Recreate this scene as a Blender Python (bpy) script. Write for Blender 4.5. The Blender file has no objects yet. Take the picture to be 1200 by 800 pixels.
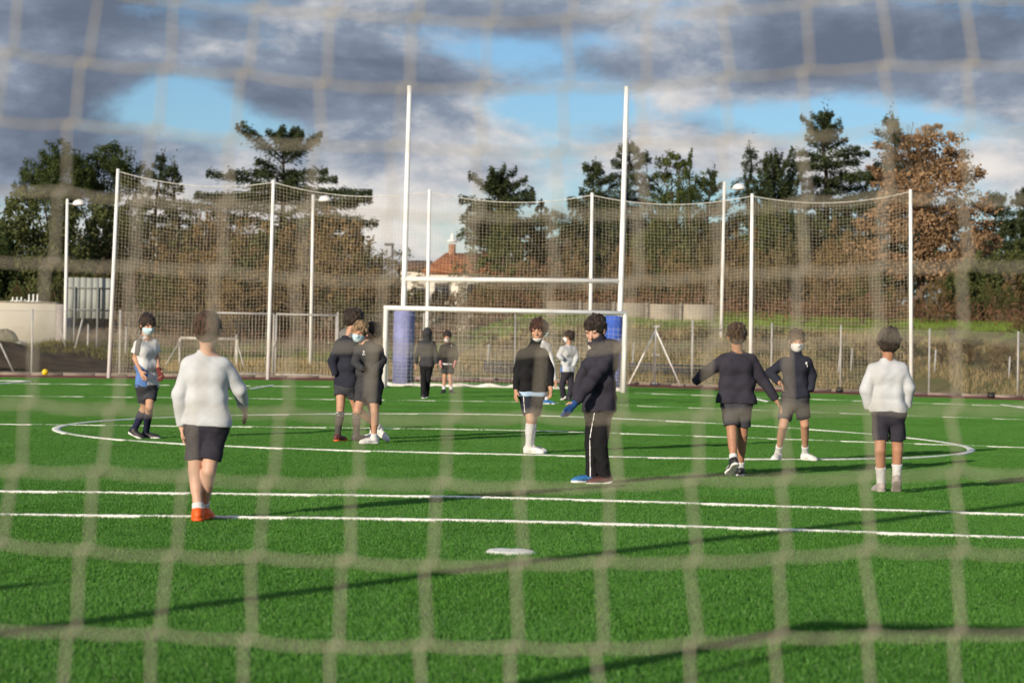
import bpy, math, random
import numpy as np
from mathutils import Vector, Matrix
rad = math.radians
SC = bpy.context.scene
COL = SC.collection
# ------------------------------------------------------------------ camera
FPX, ROLL, CAMH, PIT = 2526.0, rad(1.3), 1.26, 2/2526.0
cam = bpy.data.cameras.new('camera'); camo = bpy.data.objects.new('camera', cam); COL.objects.link(camo)
camo.location = (0, 0, CAMH); camo.rotation_euler = (math.pi/2 - PIT, -ROLL, 0)
cam.sensor_width = 36; cam.lens = FPX*36/1200; cam.clip_start = .05; cam.clip_end = 3000
cam.dof.use_dof = True; cam.dof.focus_distance = 21.0; cam.dof.aperture_fstop = 3.7
SC.camera = camo
# ------------------------------------------------------------------ light
SUN_EL = rad(14.5); SHX, SHY = .57, .82                      # ground direction in which shadows fall
n_ = math.hypot(SHX, SHY); SHX /= n_; SHY /= n_
sunL = bpy.data.lights.new('sun', 'SUN'); sunL.energy = 4.6; sunL.angle = rad(.5); sunL.color = (1, .86, .68)
suno = bpy.data.objects.new('sun', sunL); COL.objects.link(suno)
d_ = Vector((SHX*math.cos(SUN_EL), SHY*math.cos(SUN_EL), -math.sin(SUN_EL)))
suno.rotation_euler = d_.to_track_quat('-Z', 'Y').to_euler(); suno.location = (-20, -30, 20)
SC.view_settings.view_transform = 'Standard'; SC.view_settings.look = 'None'
SC.view_settings.exposure = 0.2; SC.view_settings.gamma = 1
SC.cycles.max_bounces = 5; SC.cycles.diffuse_bounces = 2; SC.cycles.glossy_bounces = 2
SC.cycles.transparent_max_bounces = 6; SC.cycles.caustics_reflective = False; SC.cycles.caustics_refractive = False
# ------------------------------------------------------------------ node helper
class NT:
    def __init__(s, nt): s.nt = nt
    def n(s, typ, **kw):
        nd = s.nt.nodes.new(typ)
        ins = kw.pop('ins', {})
        for k, v in kw.items(): setattr(nd, k, v)
        for k, v in ins.items():
            i = nd.inputs[k]
            if isinstance(v, bpy.types.NodeSocket): s.nt.links.new(v, i)
            else: i.default_value = v
        return nd
    def m(s, op, a, b=None, clamp=False):
        ins = {0: a}
        if b is not None: ins[1] = b
        return s.n('ShaderNodeMath', operation=op, use_clamp=clamp, ins=ins).outputs[0]
    def mix(s, f, a, b, blend='MIX'):
        nd = s.n('ShaderNodeMix', data_type='RGBA', blend_type=blend)
        for i, v in ((0, f), (6, a), (7, b)):
            if isinstance(v, bpy.types.NodeSocket): s.nt.links.new(v, nd.inputs[i])
            else: nd.inputs[i].default_value = v if i == 0 else ((*v, 1) if len(v) == 3 else v)
        return nd.outputs[2]
    def ss(s, x, a, b):
        nd = s.n('ShaderNodeMapRange', interpolation_type='SMOOTHSTEP', ins={0: x, 1: a, 2: b, 3: 0., 4: 1.})
        return nd.outputs[0]
# ------------------------------------------------------------------ world: hazy winter sky with broken cloud
W = bpy.data.worlds.new('World'); SC.world = W; W.use_nodes = True
W.node_tree.nodes.clear(); t = NT(W.node_tree)
sky = t.n('ShaderNodeTexSky', sky_type='NISHITA', sun_disc=False, sun_elevation=SUN_EL,
          sun_rotation=math.atan2(-SHX, -SHY), air_density=1.0, dust_density=.6, ozone_density=1.6)
bg1 = t.n('ShaderNodeBackground', ins={0: t.mix(1., sky.outputs[0], (.62, .83, 1.10), 'MULTIPLY'), 1: .105})
tc = t.n('ShaderNodeTexCoord'); sep = t.n('ShaderNodeSeparateXYZ', ins={0: tc.outputs['Generated']})
X, Y, Z = sep.outputs
az = t.m('ARCTAN2', X, Y); el = t.m('ARCSINE', Z)
def cloudnoise(zs, sc, det, dist, off=(0, 0, 0), rough=.55):
    mp = t.n('ShaderNodeMapping', ins={0: tc.outputs['Generated'], 1: off, 3: (1, 1, zs)})
    return t.n('ShaderNodeTexNoise', ins={'Vector': mp.outputs[0], 'Scale': sc, 'Detail': det, 'Roughness': rough, 'Distortion': dist}).outputs[0]
n1 = cloudnoise(1.7, 9.5, 9., .15, (.3, .1, .23), .6)
n2 = cloudnoise(2.4, 5.0, 6., .2, (.7, .2, .11))
cov = t.m('ADD', t.m('ADD', t.m('MULTIPLY', n1, 1.7), t.m('MULTIPLY', n2, .5)), -.46)
n1b = cloudnoise(1.7, 9.5, 9., .15, (.288, .092, .245), .6)
def gauss(px, py, sx, sy):
    a0, e0 = (px-600)/FPX, (398+.0227*(px-600)-py)/FPX
    u = t.m('DIVIDE', t.m('SUBTRACT', az, a0), sx/FPX); v = t.m('DIVIDE', t.m('SUBTRACT', el, e0), sy/FPX)
    return t.m('EXPONENT', t.m('MULTIPLY', t.m('ADD', t.m('MULTIPLY', u, u), t.m('MULTIPLY', v, v)), -1.))
for px, py, sx, sy, w in ((205, 125, 60, 24, -.36), (285, 150, 80, 14, -.22), (600, 62, 60, 20, -.34), (690, 48, 60, 14, -.16),
                          (640, 128, 120, 17, -.34), (930, 138, 150, 24, -.40), (1090, 160, 120, 22, -.36), (770, 20, 40, 20, -.2),
                          (1150, 60, 270, 56, .30), (110, 40, 260, 60, .30), (350, 108, 80, 42, .42), (500, 88, 85, 26, .30), (522, 140, 36, 20, .26), (60, 110, 100, 60, .16),
                          (560, 205, 260, 32, .20), (1170, 215, 90, 32, .24), (850, 186, 110, 22, .18), (400, 18, 180, 36, .2), (720, 82, 70, 14, .16), (80, 190, 150, 40, .2), (900, 60, 110, 40, .16)):
    cov = t.m('ADD', cov, t.m('MULTIPLY', gauss(px, py, sx, sy), w))
dens = t.ss(cov, .40, .78)
# light and dark sides of the cloud: thick parts overhead are slate, the far low banks catch the sun
n3 = cloudnoise(2.6, 11., 8., .3, (.31, .12, .26), .6)
shade = t.m('ADD', t.m('MULTIPLY', n3, .9), t.m('MULTIPLY', n2, .25))
lowb = t.ss(el, .115, .035)
lit = t.m('ADD', t.m('ADD', shade, t.m('MULTIPLY', lowb, .17)), t.m('MULTIPLY', cov, -.22))
lit = t.m('ADD', lit, t.m('MULTIPLY', t.m('SUBTRACT', n1, n1b), .9))
for px, py, sx, sy, w in ((110, 50, 330, 100, -.17), (1080, 50, 280, 70, -.17), (60, 195, 190, 50, -.30), (500, 245, 110, 40, .18), (1170, 215, 70, 40, .16),
                          (780, 40, 90, 50, .14), (700, 165, 240, 40, .05), (520, 130, 80, 30, -.1), (430, 90, 160, 40, -.1)):
    lit = t.m('ADD', lit, t.m('MULTIPLY', gauss(px, py, sx, sy), w))
ramp = t.n('ShaderNodeValToRGB', ins={0: t.ss(lit, .10, .72)})
cr = ramp.color_ramp; cr.elements[0].color = (.120, .148, .205, 1); cr.elements[1].color = (.74, .70, .66, 1)
e = cr.elements.new(.38); e.color = (.225, .27, .345, 1)
e = cr.elements.new(.68); e.color = (.45, .465, .50, 1)
bg2 = t.n('ShaderNodeBackground', ins={0: ramp.outputs[0], 1: 1.0})
mx = t.n('ShaderNodeMixShader', ins={0: dens, 1: bg1.outputs[0], 2: bg2.outputs[0]})
t.n('ShaderNodeOutputWorld', ins={0: mx.outputs[0]})
# ------------------------------------------------------------------ projection helpers (photo pixel -> place)
def zg(x): return -.0125*(np.sqrt(np.asarray(x, float)**2+1)-1)          # the pitch is crowned for drainage
def ray(px, py):
    u = (px-600)/FPX; v = (400-py)/FPX
    return u*math.cos(ROLL)-v*math.sin(ROLL), u*math.sin(ROLL)+v*math.cos(ROLL)-PIT
def P(px, py, d):
    a, b = ray(px, py); return np.array((a*d, d, CAMH+b*d))
def G(px, py, h=0.):
    a, b = ray(px, py); d = -(CAMH-h)/b
    for _ in range(30): d = (-(CAMH-h)+float(zg(a*d)))/b
    return np.array((a*d, d, float(zg(a*d))+h))
def PX(px, d): return ray(px, 400)[0]*d
# ------------------------------------------------------------------ objects
def tag(o, label=None, cat=None, group=None, kind=None):
    for k, v in (('label', label), ('category', cat), ('group', group), ('kind', kind)):
        if v: o[k] = v
    return o
def thing(name, label, cat, loc=(0, 0, 0), group=None, rz=0, sc=None):
    o = bpy.data.objects.new(name, None); COL.objects.link(o); o.location = loc; o.rotation_euler = (0, 0, rz)
    o.empty_display_size = .1
    if sc: o.scale = sc
    return tag(o, label, cat, group)
def copy_tree(o, parent=None):
    c = o.copy(); COL.objects.link(c); c.parent = parent
    for ch in o.children: copy_tree(ch, c)
    return c
def wloc(o):
    v = Vector((0, 0, 0))
    while o is not None: v = v+o.location; o = o.parent
    return v
def mesh_obj(name, verts, faces, mat, parent=None, smooth=False, world=True):
    """verts Nx3, faces: list of int arrays (each MxK) -> ONE object; verts in world space are moved to the parent's frame"""
    verts = np.asarray(verts, np.float32)
    if parent is not None and world: verts = verts-np.array(wloc(parent), np.float32)
    me = bpy.data.meshes.new(name)
    faces = [np.asarray(f, np.int32) for f in faces if len(f)]
    me.vertices.add(len(verts)); me.vertices.foreach_set('co', verts.ravel())
    loops = np.concatenate([f.ravel() for f in faces]); sizes = np.concatenate([np.full(len(f), f.shape[1], np.int32) for f in faces])
    starts = np.concatenate([[0], np.cumsum(sizes)[:-1]]).astype(np.int32)
    me.loops.add(len(loops)); me.loops.foreach_set('vertex_index', loops)
    me.polygons.add(len(sizes)); me.polygons.foreach_set('loop_start', starts); me.polygons.foreach_set('loop_total', sizes)
    if smooth: me.polygons.foreach_set('use_smooth', np.ones(len(sizes), bool))
    me.update(calc_edges=True)
    if mat: me.materials.append(mat)
    o = bpy.data.objects.new(name, me); COL.objects.link(o)
    if parent is not None: o.parent = parent
    return o
class MB:
    def __init__(s): s.v = []; s.f = {}; s.n = 0
    def add(s, v, *fs):
        v = np.asarray(v, np.float32).reshape(-1, 3)
        for f in fs:
            f = np.asarray(f, np.int32)
            if len(f): s.f.setdefault(f.shape[1], []).append(f+s.n)
        s.v.append(v); s.n += len(v); return s
    def box(s, c, sz, rz=0., bev=0., rot=None):
        c = np.asarray(c, float); h = np.asarray(sz, float)/2
        if bev <= 0:
            v = np.array([(x, y, z) for x in (-1, 1) for y in (-1, 1) for z in (-1, 1)])*h
            f = [(0, 1, 3, 2), (4, 6, 7, 5), (0, 4, 5, 1), (2, 3, 7, 6), (0, 2, 6, 4), (1, 5, 7, 3)]
            fs = [np.array(f)]
        else:
            import bmesh
            bm = bmesh.new(); bmesh.ops.create_cube(bm, size=1)
            for q in bm.verts: q.co = Vector((q.co.x*sz[0], q.co.y*sz[1], q.co.z*sz[2]))
            bmesh.ops.bevel(bm, geom=bm.edges[:], offset=bev, segments=2, affect='EDGES')
            v = np.array([q.co[:] for q in bm.verts]); bm.verts.index_update()
            d = {}
            for q in bm.faces: d.setdefault(len(q.verts), []).append([w.index for w in q.verts])
            fs = [np.array(q) for q in d.values()]; bm.free()
        M = np.array(rot) if rot is not None else np.array(Matrix.Rotation(rz, 3, 'Z'))
        return s.add(v@M.T+c, *fs)
    def segs(s, A, B, ra, rb=None, n=3, cap=False):
        A = np.asarray(A, float).reshape(-1, 3); B = np.asarray(B, float).reshape(-1, 3); N = len(A)
        if N == 0: return s
        ra = np.broadcast_to(ra, N); rb = ra if rb is None else np.broadcast_to(rb, N)
        D = B-A; L = np.linalg.norm(D, axis=1, keepdims=True); D = D/np.maximum(L, 1e-9)
        ref = np.where(np.abs(D[:, 2:]) > .9, np.array([[1., 0, 0]]), np.array([[0, 0, 1.]]))
        U = np.cross(D, ref); U /= np.linalg.norm(U, axis=1, keepdims=True); V = np.cross(D, U)
        th = np.arange(n)*2*math.pi/n
        R = U[:, None]*np.cos(th)[None, :, None]+V[:, None]*np.sin(th)[None, :, None]
        v = np.concatenate([A[:, None]+R*ra[:, None, None], B[:, None]+R*rb[:, None, None]], 1)
        i = np.arange(n); j = (i+1) % n
        q = np.stack([i, i+n, j+n, j], 1)[None]+(np.arange(N)*2*n)[:, None, None]
        fs = [q.reshape(-1, 4)]
        if cap:
            fs.append((np.arange(n)[None]+(np.arange(N)*2*n)[:, None])); fs.append((np.arange(n)[::-1][None]+n+(np.arange(N)*2*n)[:, None]))
        return s.add(v.reshape(-1, 3), *fs)
    def tube(s, pts, r, n=8, cap=True):
        pts = np.asarray(pts, float); N = len(pts); r = np.broadcast_to(r, N)
        D = np.gradient(pts, axis=0); D /= np.linalg.norm(D, axis=1, keepdims=True)
        ref = np.array([0, 0, 1.]) if np.abs(D[:, 2]).mean() < .8 else np.array([1., 0, 0])
        U = np.cross(D, ref); U /= np.linalg.norm(U, axis=1, keepdims=True); V = np.cross(D, U)
        th = np.arange(n)*2*math.pi/n
        v = pts[:, None]+(U[:, None]*np.cos(th)[None, :, None]+V[:, None]*np.sin(th)[None, :, None])*r[:, None, None]
        i = np.arange(n); j = (i+1) % n
        q = np.concatenate([np.stack([i, i+n, j+n, j], 1)+k*n for k in range(N-1)])
        fs = [q]
        if cap: fs += [np.arange(n)[None], (np.arange(n)[::-1]+(N-1)*n)[None]]
        return s.add(v.reshape(-1, 3), *fs)
    def lathe(s, c, prof, n=16):
        prof = np.asarray(prof, float); th = np.arange(n)*2*math.pi/n
        v = np.stack([prof[:, None, 0]*np.cos(th), prof[:, None, 0]*np.sin(th), np.repeat(prof[:, 1:2], n, 1)], 2)+np.asarray(c, float)
        i = np.arange(n); j = (i+1) % n
        q = np.concatenate([np.stack([i, j, j+n, i+n], 1)+k*n for k in range(len(prof)-1)])
        return s.add(v.reshape(-1, 3), q, np.arange(n)[::-1][None], (np.arange(n)+(len(prof)-1)*n)[None])
    def build(s, name, mat, parent=None, smooth=False, world=True):
        return mesh_obj(name, np.concatenate(s.v), [np.concatenate(x) for x in s.f.values()], mat, parent, smooth, world)
# ------------------------------------------------------------------ materials
MATS = {}
def mat(name, col, rough=.7, var=.15, vs=6., bump=0., bs=60., col2=None, spec=.4, coord='Object', island=0., metal=0., transl=0., stretch=(1, 1, 1)):
    if name in MATS: return MATS[name]
    m = bpy.data.materials.new(name); m.use_nodes = True; m.node_tree.nodes.clear(); t = NT(m.node_tree)
    co = t.n('ShaderNodeTexCoord').outputs['Object'] if coord == 'Object' else t.n('ShaderNodeNewGeometry').outputs['Position']
    mp = t.n('ShaderNodeMapping', ins={0: co, 3: stretch}).outputs[0]
    nz = t.n('ShaderNodeTexNoise', ins={'Vector': mp, 'Scale': vs, 'Detail': 5., 'Roughness': .6}).outputs[0]
    c2 = col2 or tuple(max(0, c*(1-2*var)) for c in col); c1 = col if col2 else tuple(min(1, c*(1+var)) for c in col)
    f = t.ss(nz, .3, .7)
    if island > 0:
        ri = t.n('ShaderNodeNewGeometry').outputs['Random Per Island']
        f = t.m('ADD', t.m('MULTIPLY', f, 1-island), t.m('MULTIPLY', ri, island))
    c = t.mix(f, c2, c1)
    ins = {'Base Color': c, 'Roughness': rough, 'Specular IOR Level': spec, 'Metallic': metal}
    if bump > 0:
        nb = t.n('ShaderNodeTexNoise', ins={'Vector': mp, 'Scale': bs, 'Detail': 3.}).outputs[0]
        ins['Normal'] = t.n('ShaderNodeBump', ins={'Height': nb, 'Strength': bump, 'Distance': .02}).outputs[0]
    b = t.n('ShaderNodeBsdfPrincipled', ins=ins); out = b.outputs[0]
    if transl > 0:
        tr = t.n('ShaderNodeBsdfTranslucent', ins={0: c}); out = t.n('ShaderNodeMixShader', ins={0: transl, 1: out, 2: tr.outputs[0]}).outputs[0]
    t.n('ShaderNodeOutputMaterial', ins={0: out}); MATS[name] = m
    return m
white_paint = mat('white_paint', (.78, .78, .76), .4, .04, 3.)
grey_steel = mat('grey_steel', (.42, .42, .41), .5, .1, 4.)
# ================================================================== THE GROUND
RNG = np.random.default_rng(11)
EDGE, TRK1 = 61.8, 67.3            # far edge of the pitch, far edge of the running track
def lerp(a, b, t): return a+(b-a)*t
def wob(x, y, s=1.):
    return (np.sin(x*.37*s+1.3)*np.cos(y*.29*s+.4)+.5*np.sin(x*.91*s+y*.53*s)+.35*np.cos(x*1.7*s-y*1.1*s+2.))
def zt(x, y):
    """height of the land: flat crowned pitch, a bank behind the track, gently rising fields beyond"""
    x = np.asarray(x, float); y = np.asarray(y, float)
    base = zg(np.clip(x, -16, 16))
    s = np.maximum(0, y-TRK1)
    R = np.interp(s, [0, .8, 9, 14, 24, 60, 140, 300, 700], [0, .02, 1.75, 2.15, 2.6, 3.3, 5.2, 8.5, 9.])
    L = np.interp(s, [0, 1, 10, 24, 60, 140, 300, 700], [0, .02, .30, .95, 1.25, 3.0, 7.5, 9.])
    k = np.clip((x+4.5)/7., 0, 1); k = k*k*(3-2*k)
    w = np.clip(s/4, 0, 1)*.06
    out = np.clip((np.abs(x)-17)/60, 0, 1)*0
    return base+lerp(L, R, k)+w*wob(x, y)+out
def grid(xs, ys, zf):
    XX, YY = np.meshgrid(xs, ys); ZZ = zf(XX, YY)
    v = np.stack([XX, YY, ZZ], -1).reshape(-1, 3); nx, ny = len(xs), len(ys)
    i = (np.arange(nx-1)[None]+np.arange(ny-1)[:, None]*nx).ravel()
    return v, np.stack([i, i+1, i+nx+1, i+nx], 1)
def sheet(name, xs, ys, zf, m):
    v, f = grid(xs, ys, zf); return tag(mesh_obj(name, v, [f], m, None, True), kind='structure')
m_under = mat('turf_backing', (.018, .075, .012), .9, .2, 1.5, .6, 90., spec=.1, coord='pos')
m_track = mat('track_rubber', (.20, .062, .05), .9, .2, 2., .4, 60., spec=.2, coord='pos')
m_land = mat('dry_grass_land', (.23, .18, .085), .95, .2, .35, 1., 7., col2=(.105, .125, .036), spec=.1, coord='pos')
px_ = np.linspace(-40, 40, 81)
sheet('pitch', px_, np.linspace(-12, EDGE, 60), lambda x, y: zg(np.clip(x, -16, 16)), m_under)
sheet('running_track', px_, np.linspace(EDGE, TRK1, 6), lambda x, y: zg(np.clip(x, -16, 16))-.012, m_track)
xs = np.concatenate([np.linspace(-420, -40, 24), np.linspace(-38, 38, 120), np.linspace(40, 420, 24)])
ys = np.concatenate([np.linspace(TRK1, 95, 56), np.linspace(96, 180, 60), np.linspace(185, 900, 40)])
sheet('land', xs, ys, zt, m_land)
sheet('side_ground', np.linspace(40, 420, 10), np.linspace(-12, TRK1, 10), lambda x, y: zg(np.clip(x, -16, 16))+0*x, m_land)
sheet('side_ground', np.linspace(-420, -40, 10), np.linspace(-12, TRK1, 10), lambda x, y: zg(np.clip(x, -16, 16))+0*x, m_land)
# kerb between track and bank
kb = MB(); kx = np.linspace(-38, 38, 77)
for a, b in zip(kx[:-1], kx[1:]):
    kb.box(((a+b)/2, TRK1+.05, float(zg(np.clip((a+b)/2, -16, 16)))+.01), (b-a-.012, .12, .12), bev=.012)
tag(kb.build('kerb', mat('concrete', (.24, .19, .16), .9, .15, 2., .5, 30.)), kind='structure')
# ------------------------------------------------------------------ turf: real blades, instanced patch by patch
def blade_patch(n, rng):
    p = rng.random((n, 2))-.5
    a = rng.random(n)*2*np.pi; h = rng.uniform(.018, .030, n); w = rng.uniform(.0013, .0025, n)
    ln = rng.normal(0, .008, (n, 2))+np.array([.002, .004])
    sx, sy = np.cos(a)*w, np.sin(a)*w
    b0 = np.stack([p[:, 0]-sx, p[:, 1]-sy, np.full(n, .0)], 1); b1 = np.stack([p[:, 0]+sx, p[:, 1]+sy, np.full(n, .0)], 1)
    t0 = np.stack([p[:, 0]+ln[:, 0]+sx*.6, p[:, 1]+ln[:, 1]+sy*.6, h], 1); t1 = np.stack([p[:, 0]+ln[:, 0]-sx*.6, p[:, 1]+ln[:, 1]-sy*.6, h], 1)
    v = np.stack([b0, b1, t0, t1], 1).reshape(-1, 3)
    return v, np.arange(4*n).reshape(n, 4)
m_turf = bpy.data.materials.new('artificial_turf'); m_turf.use_nodes = True; m_turf.node_tree.nodes.clear(); t = NT(m_turf.node_tree)
geo = t.n('ShaderNodeNewGeometry')
nz1 = t.n('ShaderNodeTexNoise', ins={'Vector': t.n('ShaderNodeMapping', ins={0: geo.outputs['Position'], 3: (1, .55, 1)}).outputs[0], 'Scale': 1.1, 'Detail': 6., 'Roughness': .65}).outputs[0]
nz2 = t.n('ShaderNodeTexNoise', ins={'Vector': geo.outputs['Position'], 'Scale': 9., 'Detail': 3.}).outputs[0]
ri = geo.outputs['Random Per Island']
fac = t.m('ADD', t.m('MULTIPLY', ri, .45), t.m('ADD', t.m('MULTIPLY', nz1, .4), t.m('MULTIPLY', nz2, .25)))
c = t.mix(t.ss(fac, .25, .85), (.044, .156, .018), (.104, .290, .041))
c = t.mix(t.ss(ri, .965, .99), c, (.18, .30, .11))
b = t.n('ShaderNodeBsdfPrincipled', ins={'Base Color': c, 'Roughness': .5, 'Specular IOR Level': .3})
tr = t.n('ShaderNodeBsdfTranslucent', ins={0: c})
t.n('ShaderNodeOutputMaterial', ins={0: t.n('ShaderNodeMixShader', ins={0: .25, 1: b.outputs[0], 2: tr.outputs[0]}).outputs[0]})
v, f = blade_patch(12000, RNG)
patch = mesh_obj('turf_tuft', v, [f], m_turf, None, False); patch.location = (0, 5.5, 0); tag(patch, kind='stuff')
pts = []
for iy in range(6, 62):
    for ix in range(-20, 21):
        if abs(ix) < .245*(iy+1)+1.5 and not (ix == 0 and iy == 5): pts.append((ix, iy+.3, float(zg(ix))))
turf = mesh_obj('turf', np.array(pts), [], None) if False else None
me = bpy.data.meshes.new('turf'); me.from_pydata(pts, [], []); turf = bpy.data.objects.new('turf', me); COL.objects.link(turf); tag(turf, kind='stuff')
ng = bpy.data.node_groups.new('turf_scatter', 'GeometryNodeTree')
ng.interface.new_socket('Geometry', in_out='INPUT', socket_type='NodeSocketGeometry'); ng.interface.new_socket('Geometry', in_out='OUTPUT', socket_type='NodeSocketGeometry')
N = ng.nodes; gi = N.new('NodeGroupInput'); go = N.new('NodeGroupOutput'); oi = N.new('GeometryNodeObjectInfo'); oi.inputs['Object'].default_value = patch
ip = N.new('GeometryNodeInstanceOnPoints'); rv = N.new('FunctionNodeRandomValue'); rv.data_type = 'INT'; rv.inputs[4].default_value = 0; rv.inputs[5].default_value = 3
mu = N.new('ShaderNodeMath'); mu.operation = 'MULTIPLY'; mu.inputs[1].default_value = math.pi/2; cx = N.new('ShaderNodeCombineXYZ')
ng.links.new(gi.outputs[0], ip.inputs['Points']); ng.links.new(oi.outputs['Geometry'], ip.inputs['Instance'])
ng.links.new(rv.outputs[2], mu.inputs[0]); ng.links.new(mu.outputs[0], cx.inputs[2]); ng.links.new(cx.outputs[0], ip.inputs['Rotation']); ng.links.new(ip.outputs[0], go.inputs[0])
md = turf.modifiers.new('scatter', 'NODES'); md.node_group = ng
# ------------------------------------------------------------------ painted lines: strips of white fibre as tall as the green one
m_line = mat('white_fibre', (.80, .80, .74), .8, .08, 40., spec=.2, coord='pos')
def strip(pts, w, cell=.026, name='pitch_line', hh=(.029, .034)):
    pts = np.asarray(pts, float); seg = np.hypot(*np.diff(pts, axis=0).T); s = np.concatenate([[0], np.cumsum(seg)])
    n = max(2, int(s[-1]/cell)); q = np.linspace(0, s[-1], n+1)
    c = np.stack([np.interp(q, s, pts[:, 0]), np.interp(q, s, pts[:, 1])], 1)
    T = np.gradient(c, axis=0); T /= np.linalg.norm(T, axis=1, keepdims=True); Nn = np.stack([-T[:, 1], T[:, 0]], 1)
    k = max(3, int(round(w/cell))+1); off = np.linspace(-w/2, w/2, k)
    pos = c[:, None]+Nn[:, None]*off[None, :, None]
    pos = pos+RNG.normal(0, cell*.14, pos.shape)
    z = RNG.uniform(hh[0], hh[1], pos.shape[:2]); z[:, 0] -= .004; z[:, -1] -= .004
    pos = np.concatenate([pos[:, :1], pos, pos[:, -1:]], 1)
    z = np.concatenate([np.full((n+1, 1), -.004), z, np.full((n+1, 1), -.004)], 1)+zg(pos[..., 0])
    v = np.concatenate([pos, z[..., None]], 2).reshape(-1, 3); K = k+2
    i = (np.arange(K-1)[None]+np.arange(n)[:, None]*K).ravel()
    return tag(mesh_obj(name, v, [np.stack([i, i+1, i+K+1, i+K], 1)], m_line), kind='structure')
strip([(-9, 16.86), (9, 16.86)], .075)
strip([(-9, 14.70), (9, 14.70)], .075)
strip([(-14, 29.45), (14, 29.45)], .03, .03, hh=(.028, .032))
th = np.linspace(0, 2*np.pi, 181); strip(np.stack([.05+6.1*np.cos(th), 29.36+6.1*np.sin(th)], 1), .095)
strip([(-14, 43.2), (14, 42.6)], .024, .035, hh=(.026, .031)); strip([(-14, 53.95), (-3.3, 53.95)], .035, .035, hh=(.030, .034)); strip([(3.1, 53.95), (14, 53.95)], .035, .035, hh=(.030, .034))

for x0, y0, x1, y1 in ((-6.12, 50.4, -6.05, 54.7), (5.96, 49.6, 5.92, 52.8), (-12.66, 53.2, -12.66, 56.7), (12.44, 52.1, 12.52, 54.9)): strip([(x0, y0), (x1, y1)], .11, .035, hh=(.036, .046))
strip([(-12.66, 56.7), (-16, 56.9)], .10, .035, hh=(.036, .046))
# penalty spot
sp = MB(); k = 26
for ry in np.linspace(-.135, .135, 11):
    wx = .155*math.sqrt(max(0, 1-(ry/.14)**2)); n = max(3, int(wx*2/.024))
spv = [(0, 0, .03)]; rings = 6
for r_ in range(1, rings+1):
    for j in range(k):
        a = 2*math.pi*j/k; rr = r_/rings*(1+RNG.normal(0, .02)); spv.append((.155*rr*math.cos(a), .15*rr*math.sin(a), RNG.uniform(.027, .031) if r_ < rings else .012))
fa = [(0, 1+j, 1+(j+1) % k) for j in range(k)]; fb = [(1+(r_-1)*k+j, 1+r_*k+j, 1+r_*k+(j+1) % k, 1+(r_-1)*k+(j+1) % k) for r_ in range(1, rings) for j in range(k)]
spv = np.array(spv)+np.array([.02, 12.62, 0]); tag(mesh_obj('penalty_spot', spv, [fa, fb], m_line), kind='structure')
# ================================================================== NEAR GOAL (its net hangs right before the camera)
m_cord = mat('net_cord', (.48, .43, .34), .8, .12, 60., .5, 300.)
m_netw = mat('white_cord', (.70, .68, .62), .8, .1, 10.)
ng_ = thing('goal_net_frame', 'pale cord goal net hanging close in front of the viewer', 'goal', (0, 3.35, 0))
YM, YT, XL, XR = 3.35, 2.86, -3.0, 3.0
def zfoot(x): return float(zg(x))
zl, zr = zfoot(XL), zfoot(XR)
for xx, zz in ((XL, zl), (XR, zr)): MB().segs([(xx, YM, zz)], [(xx, YM, 2.0)], .06, n=14, cap=True).build('post', white_paint, ng_, True)

MB().segs([(XL-.05, YM, 2.0)], [(XR+.05, YM, 2.0)], .05, n=14, cap=True).build('crossbar', white_paint, ng_, True)
for xx in (XL, XR):
    MB().tube([(xx, YM, 2.0), (xx, YT, 1.98), (xx, 2.45, 1.1), (xx, 2.15, zfoot(xx)+.03)], .02, 8).build('stanchion', white_paint, ng_, True)
MB().segs([(XL, 2.15, zl+.02)], [(XR, 2.15, zr+.02)], .02, n=8, cap=True).build('ground_bar', white_paint, ng_, True)
cols = range(-28, 36); rowsY = [-255, -178, -98, -18, 62, 138, 220, 302, 386, 471, 548, 638, 733, 831, 932, 1036, 1142, 1250]
sx_ = [-3000, -300, 0, 283, 400, 585, 700, 800, 935, 1040, 1200, 1500, 4000]; sy_ = [0, 0, 0, 24, 34, 40, 38, 31, 22, 11, 14, 20, 0]
node = np.zeros((len(rowsY), len(cols), 3))
for j, y0 in enumerate(rowsY):
    tt = (y0-50)/730.
    dj = float(np.interp(y0, [-255, 50, 400, 780, 1250], [2.87, 2.72, 2.58, 2.47, 2.28]))
    for i, ci in enumerate(cols):
        x = (198+93.6*ci)+tt*(-120+10.4*ci)
        amp = float(np.interp(y0, [-200, 62, 471, 733, 1200], [1.0, 1.05, .45, .62, .2]))
        y = y0+np.interp(x, sx_, sy_)*amp+2.6*math.sin(ci*1.9+j*2.3)
        x += 3.0*math.sin(ci*2.7+j*1.7)+(4*math.sin(j*.9+ci*.3))
        q = P(x, y, dj+.02*math.sin(ci*.8+j*.5)); node[j, i] = q
mb = MB(); kn = MB()
def strand(a, b, n=3, sag=.004):
    s = np.linspace(0, 1, n+1)[:, None]; p = a[None]+(b-a)[None]*s; p[:, 2] -= (sag*4*s*(1-s))[:, 0]; return p
A_, B_ = [], []; jog = np.array([.0052, 0, .003])
for j in range(len(rowsY)):
    for i in range(len(cols)):
        if i+1 < len(cols): p = strand(node[j, i], node[j, i+1]); A_ += list(p[:-1]); B_ += list(p[1:])
        # cords step sideways by a finger's breadth at every knot
        if j+1 < len(rowsY): p = strand(node[j, i]+jog*-1, node[j+1, i]+jog, 2, 0); A_ += list(p[:-1]); B_ += list(p[1:])
mb.segs(A_, B_, .0018, n=6)
nn = node.reshape(-1, 3); mb.segs(nn-jog, nn+jog, .0023, .0023, n=6, cap=True)
mb.build('netting', m_cord, ng_, True)
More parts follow.
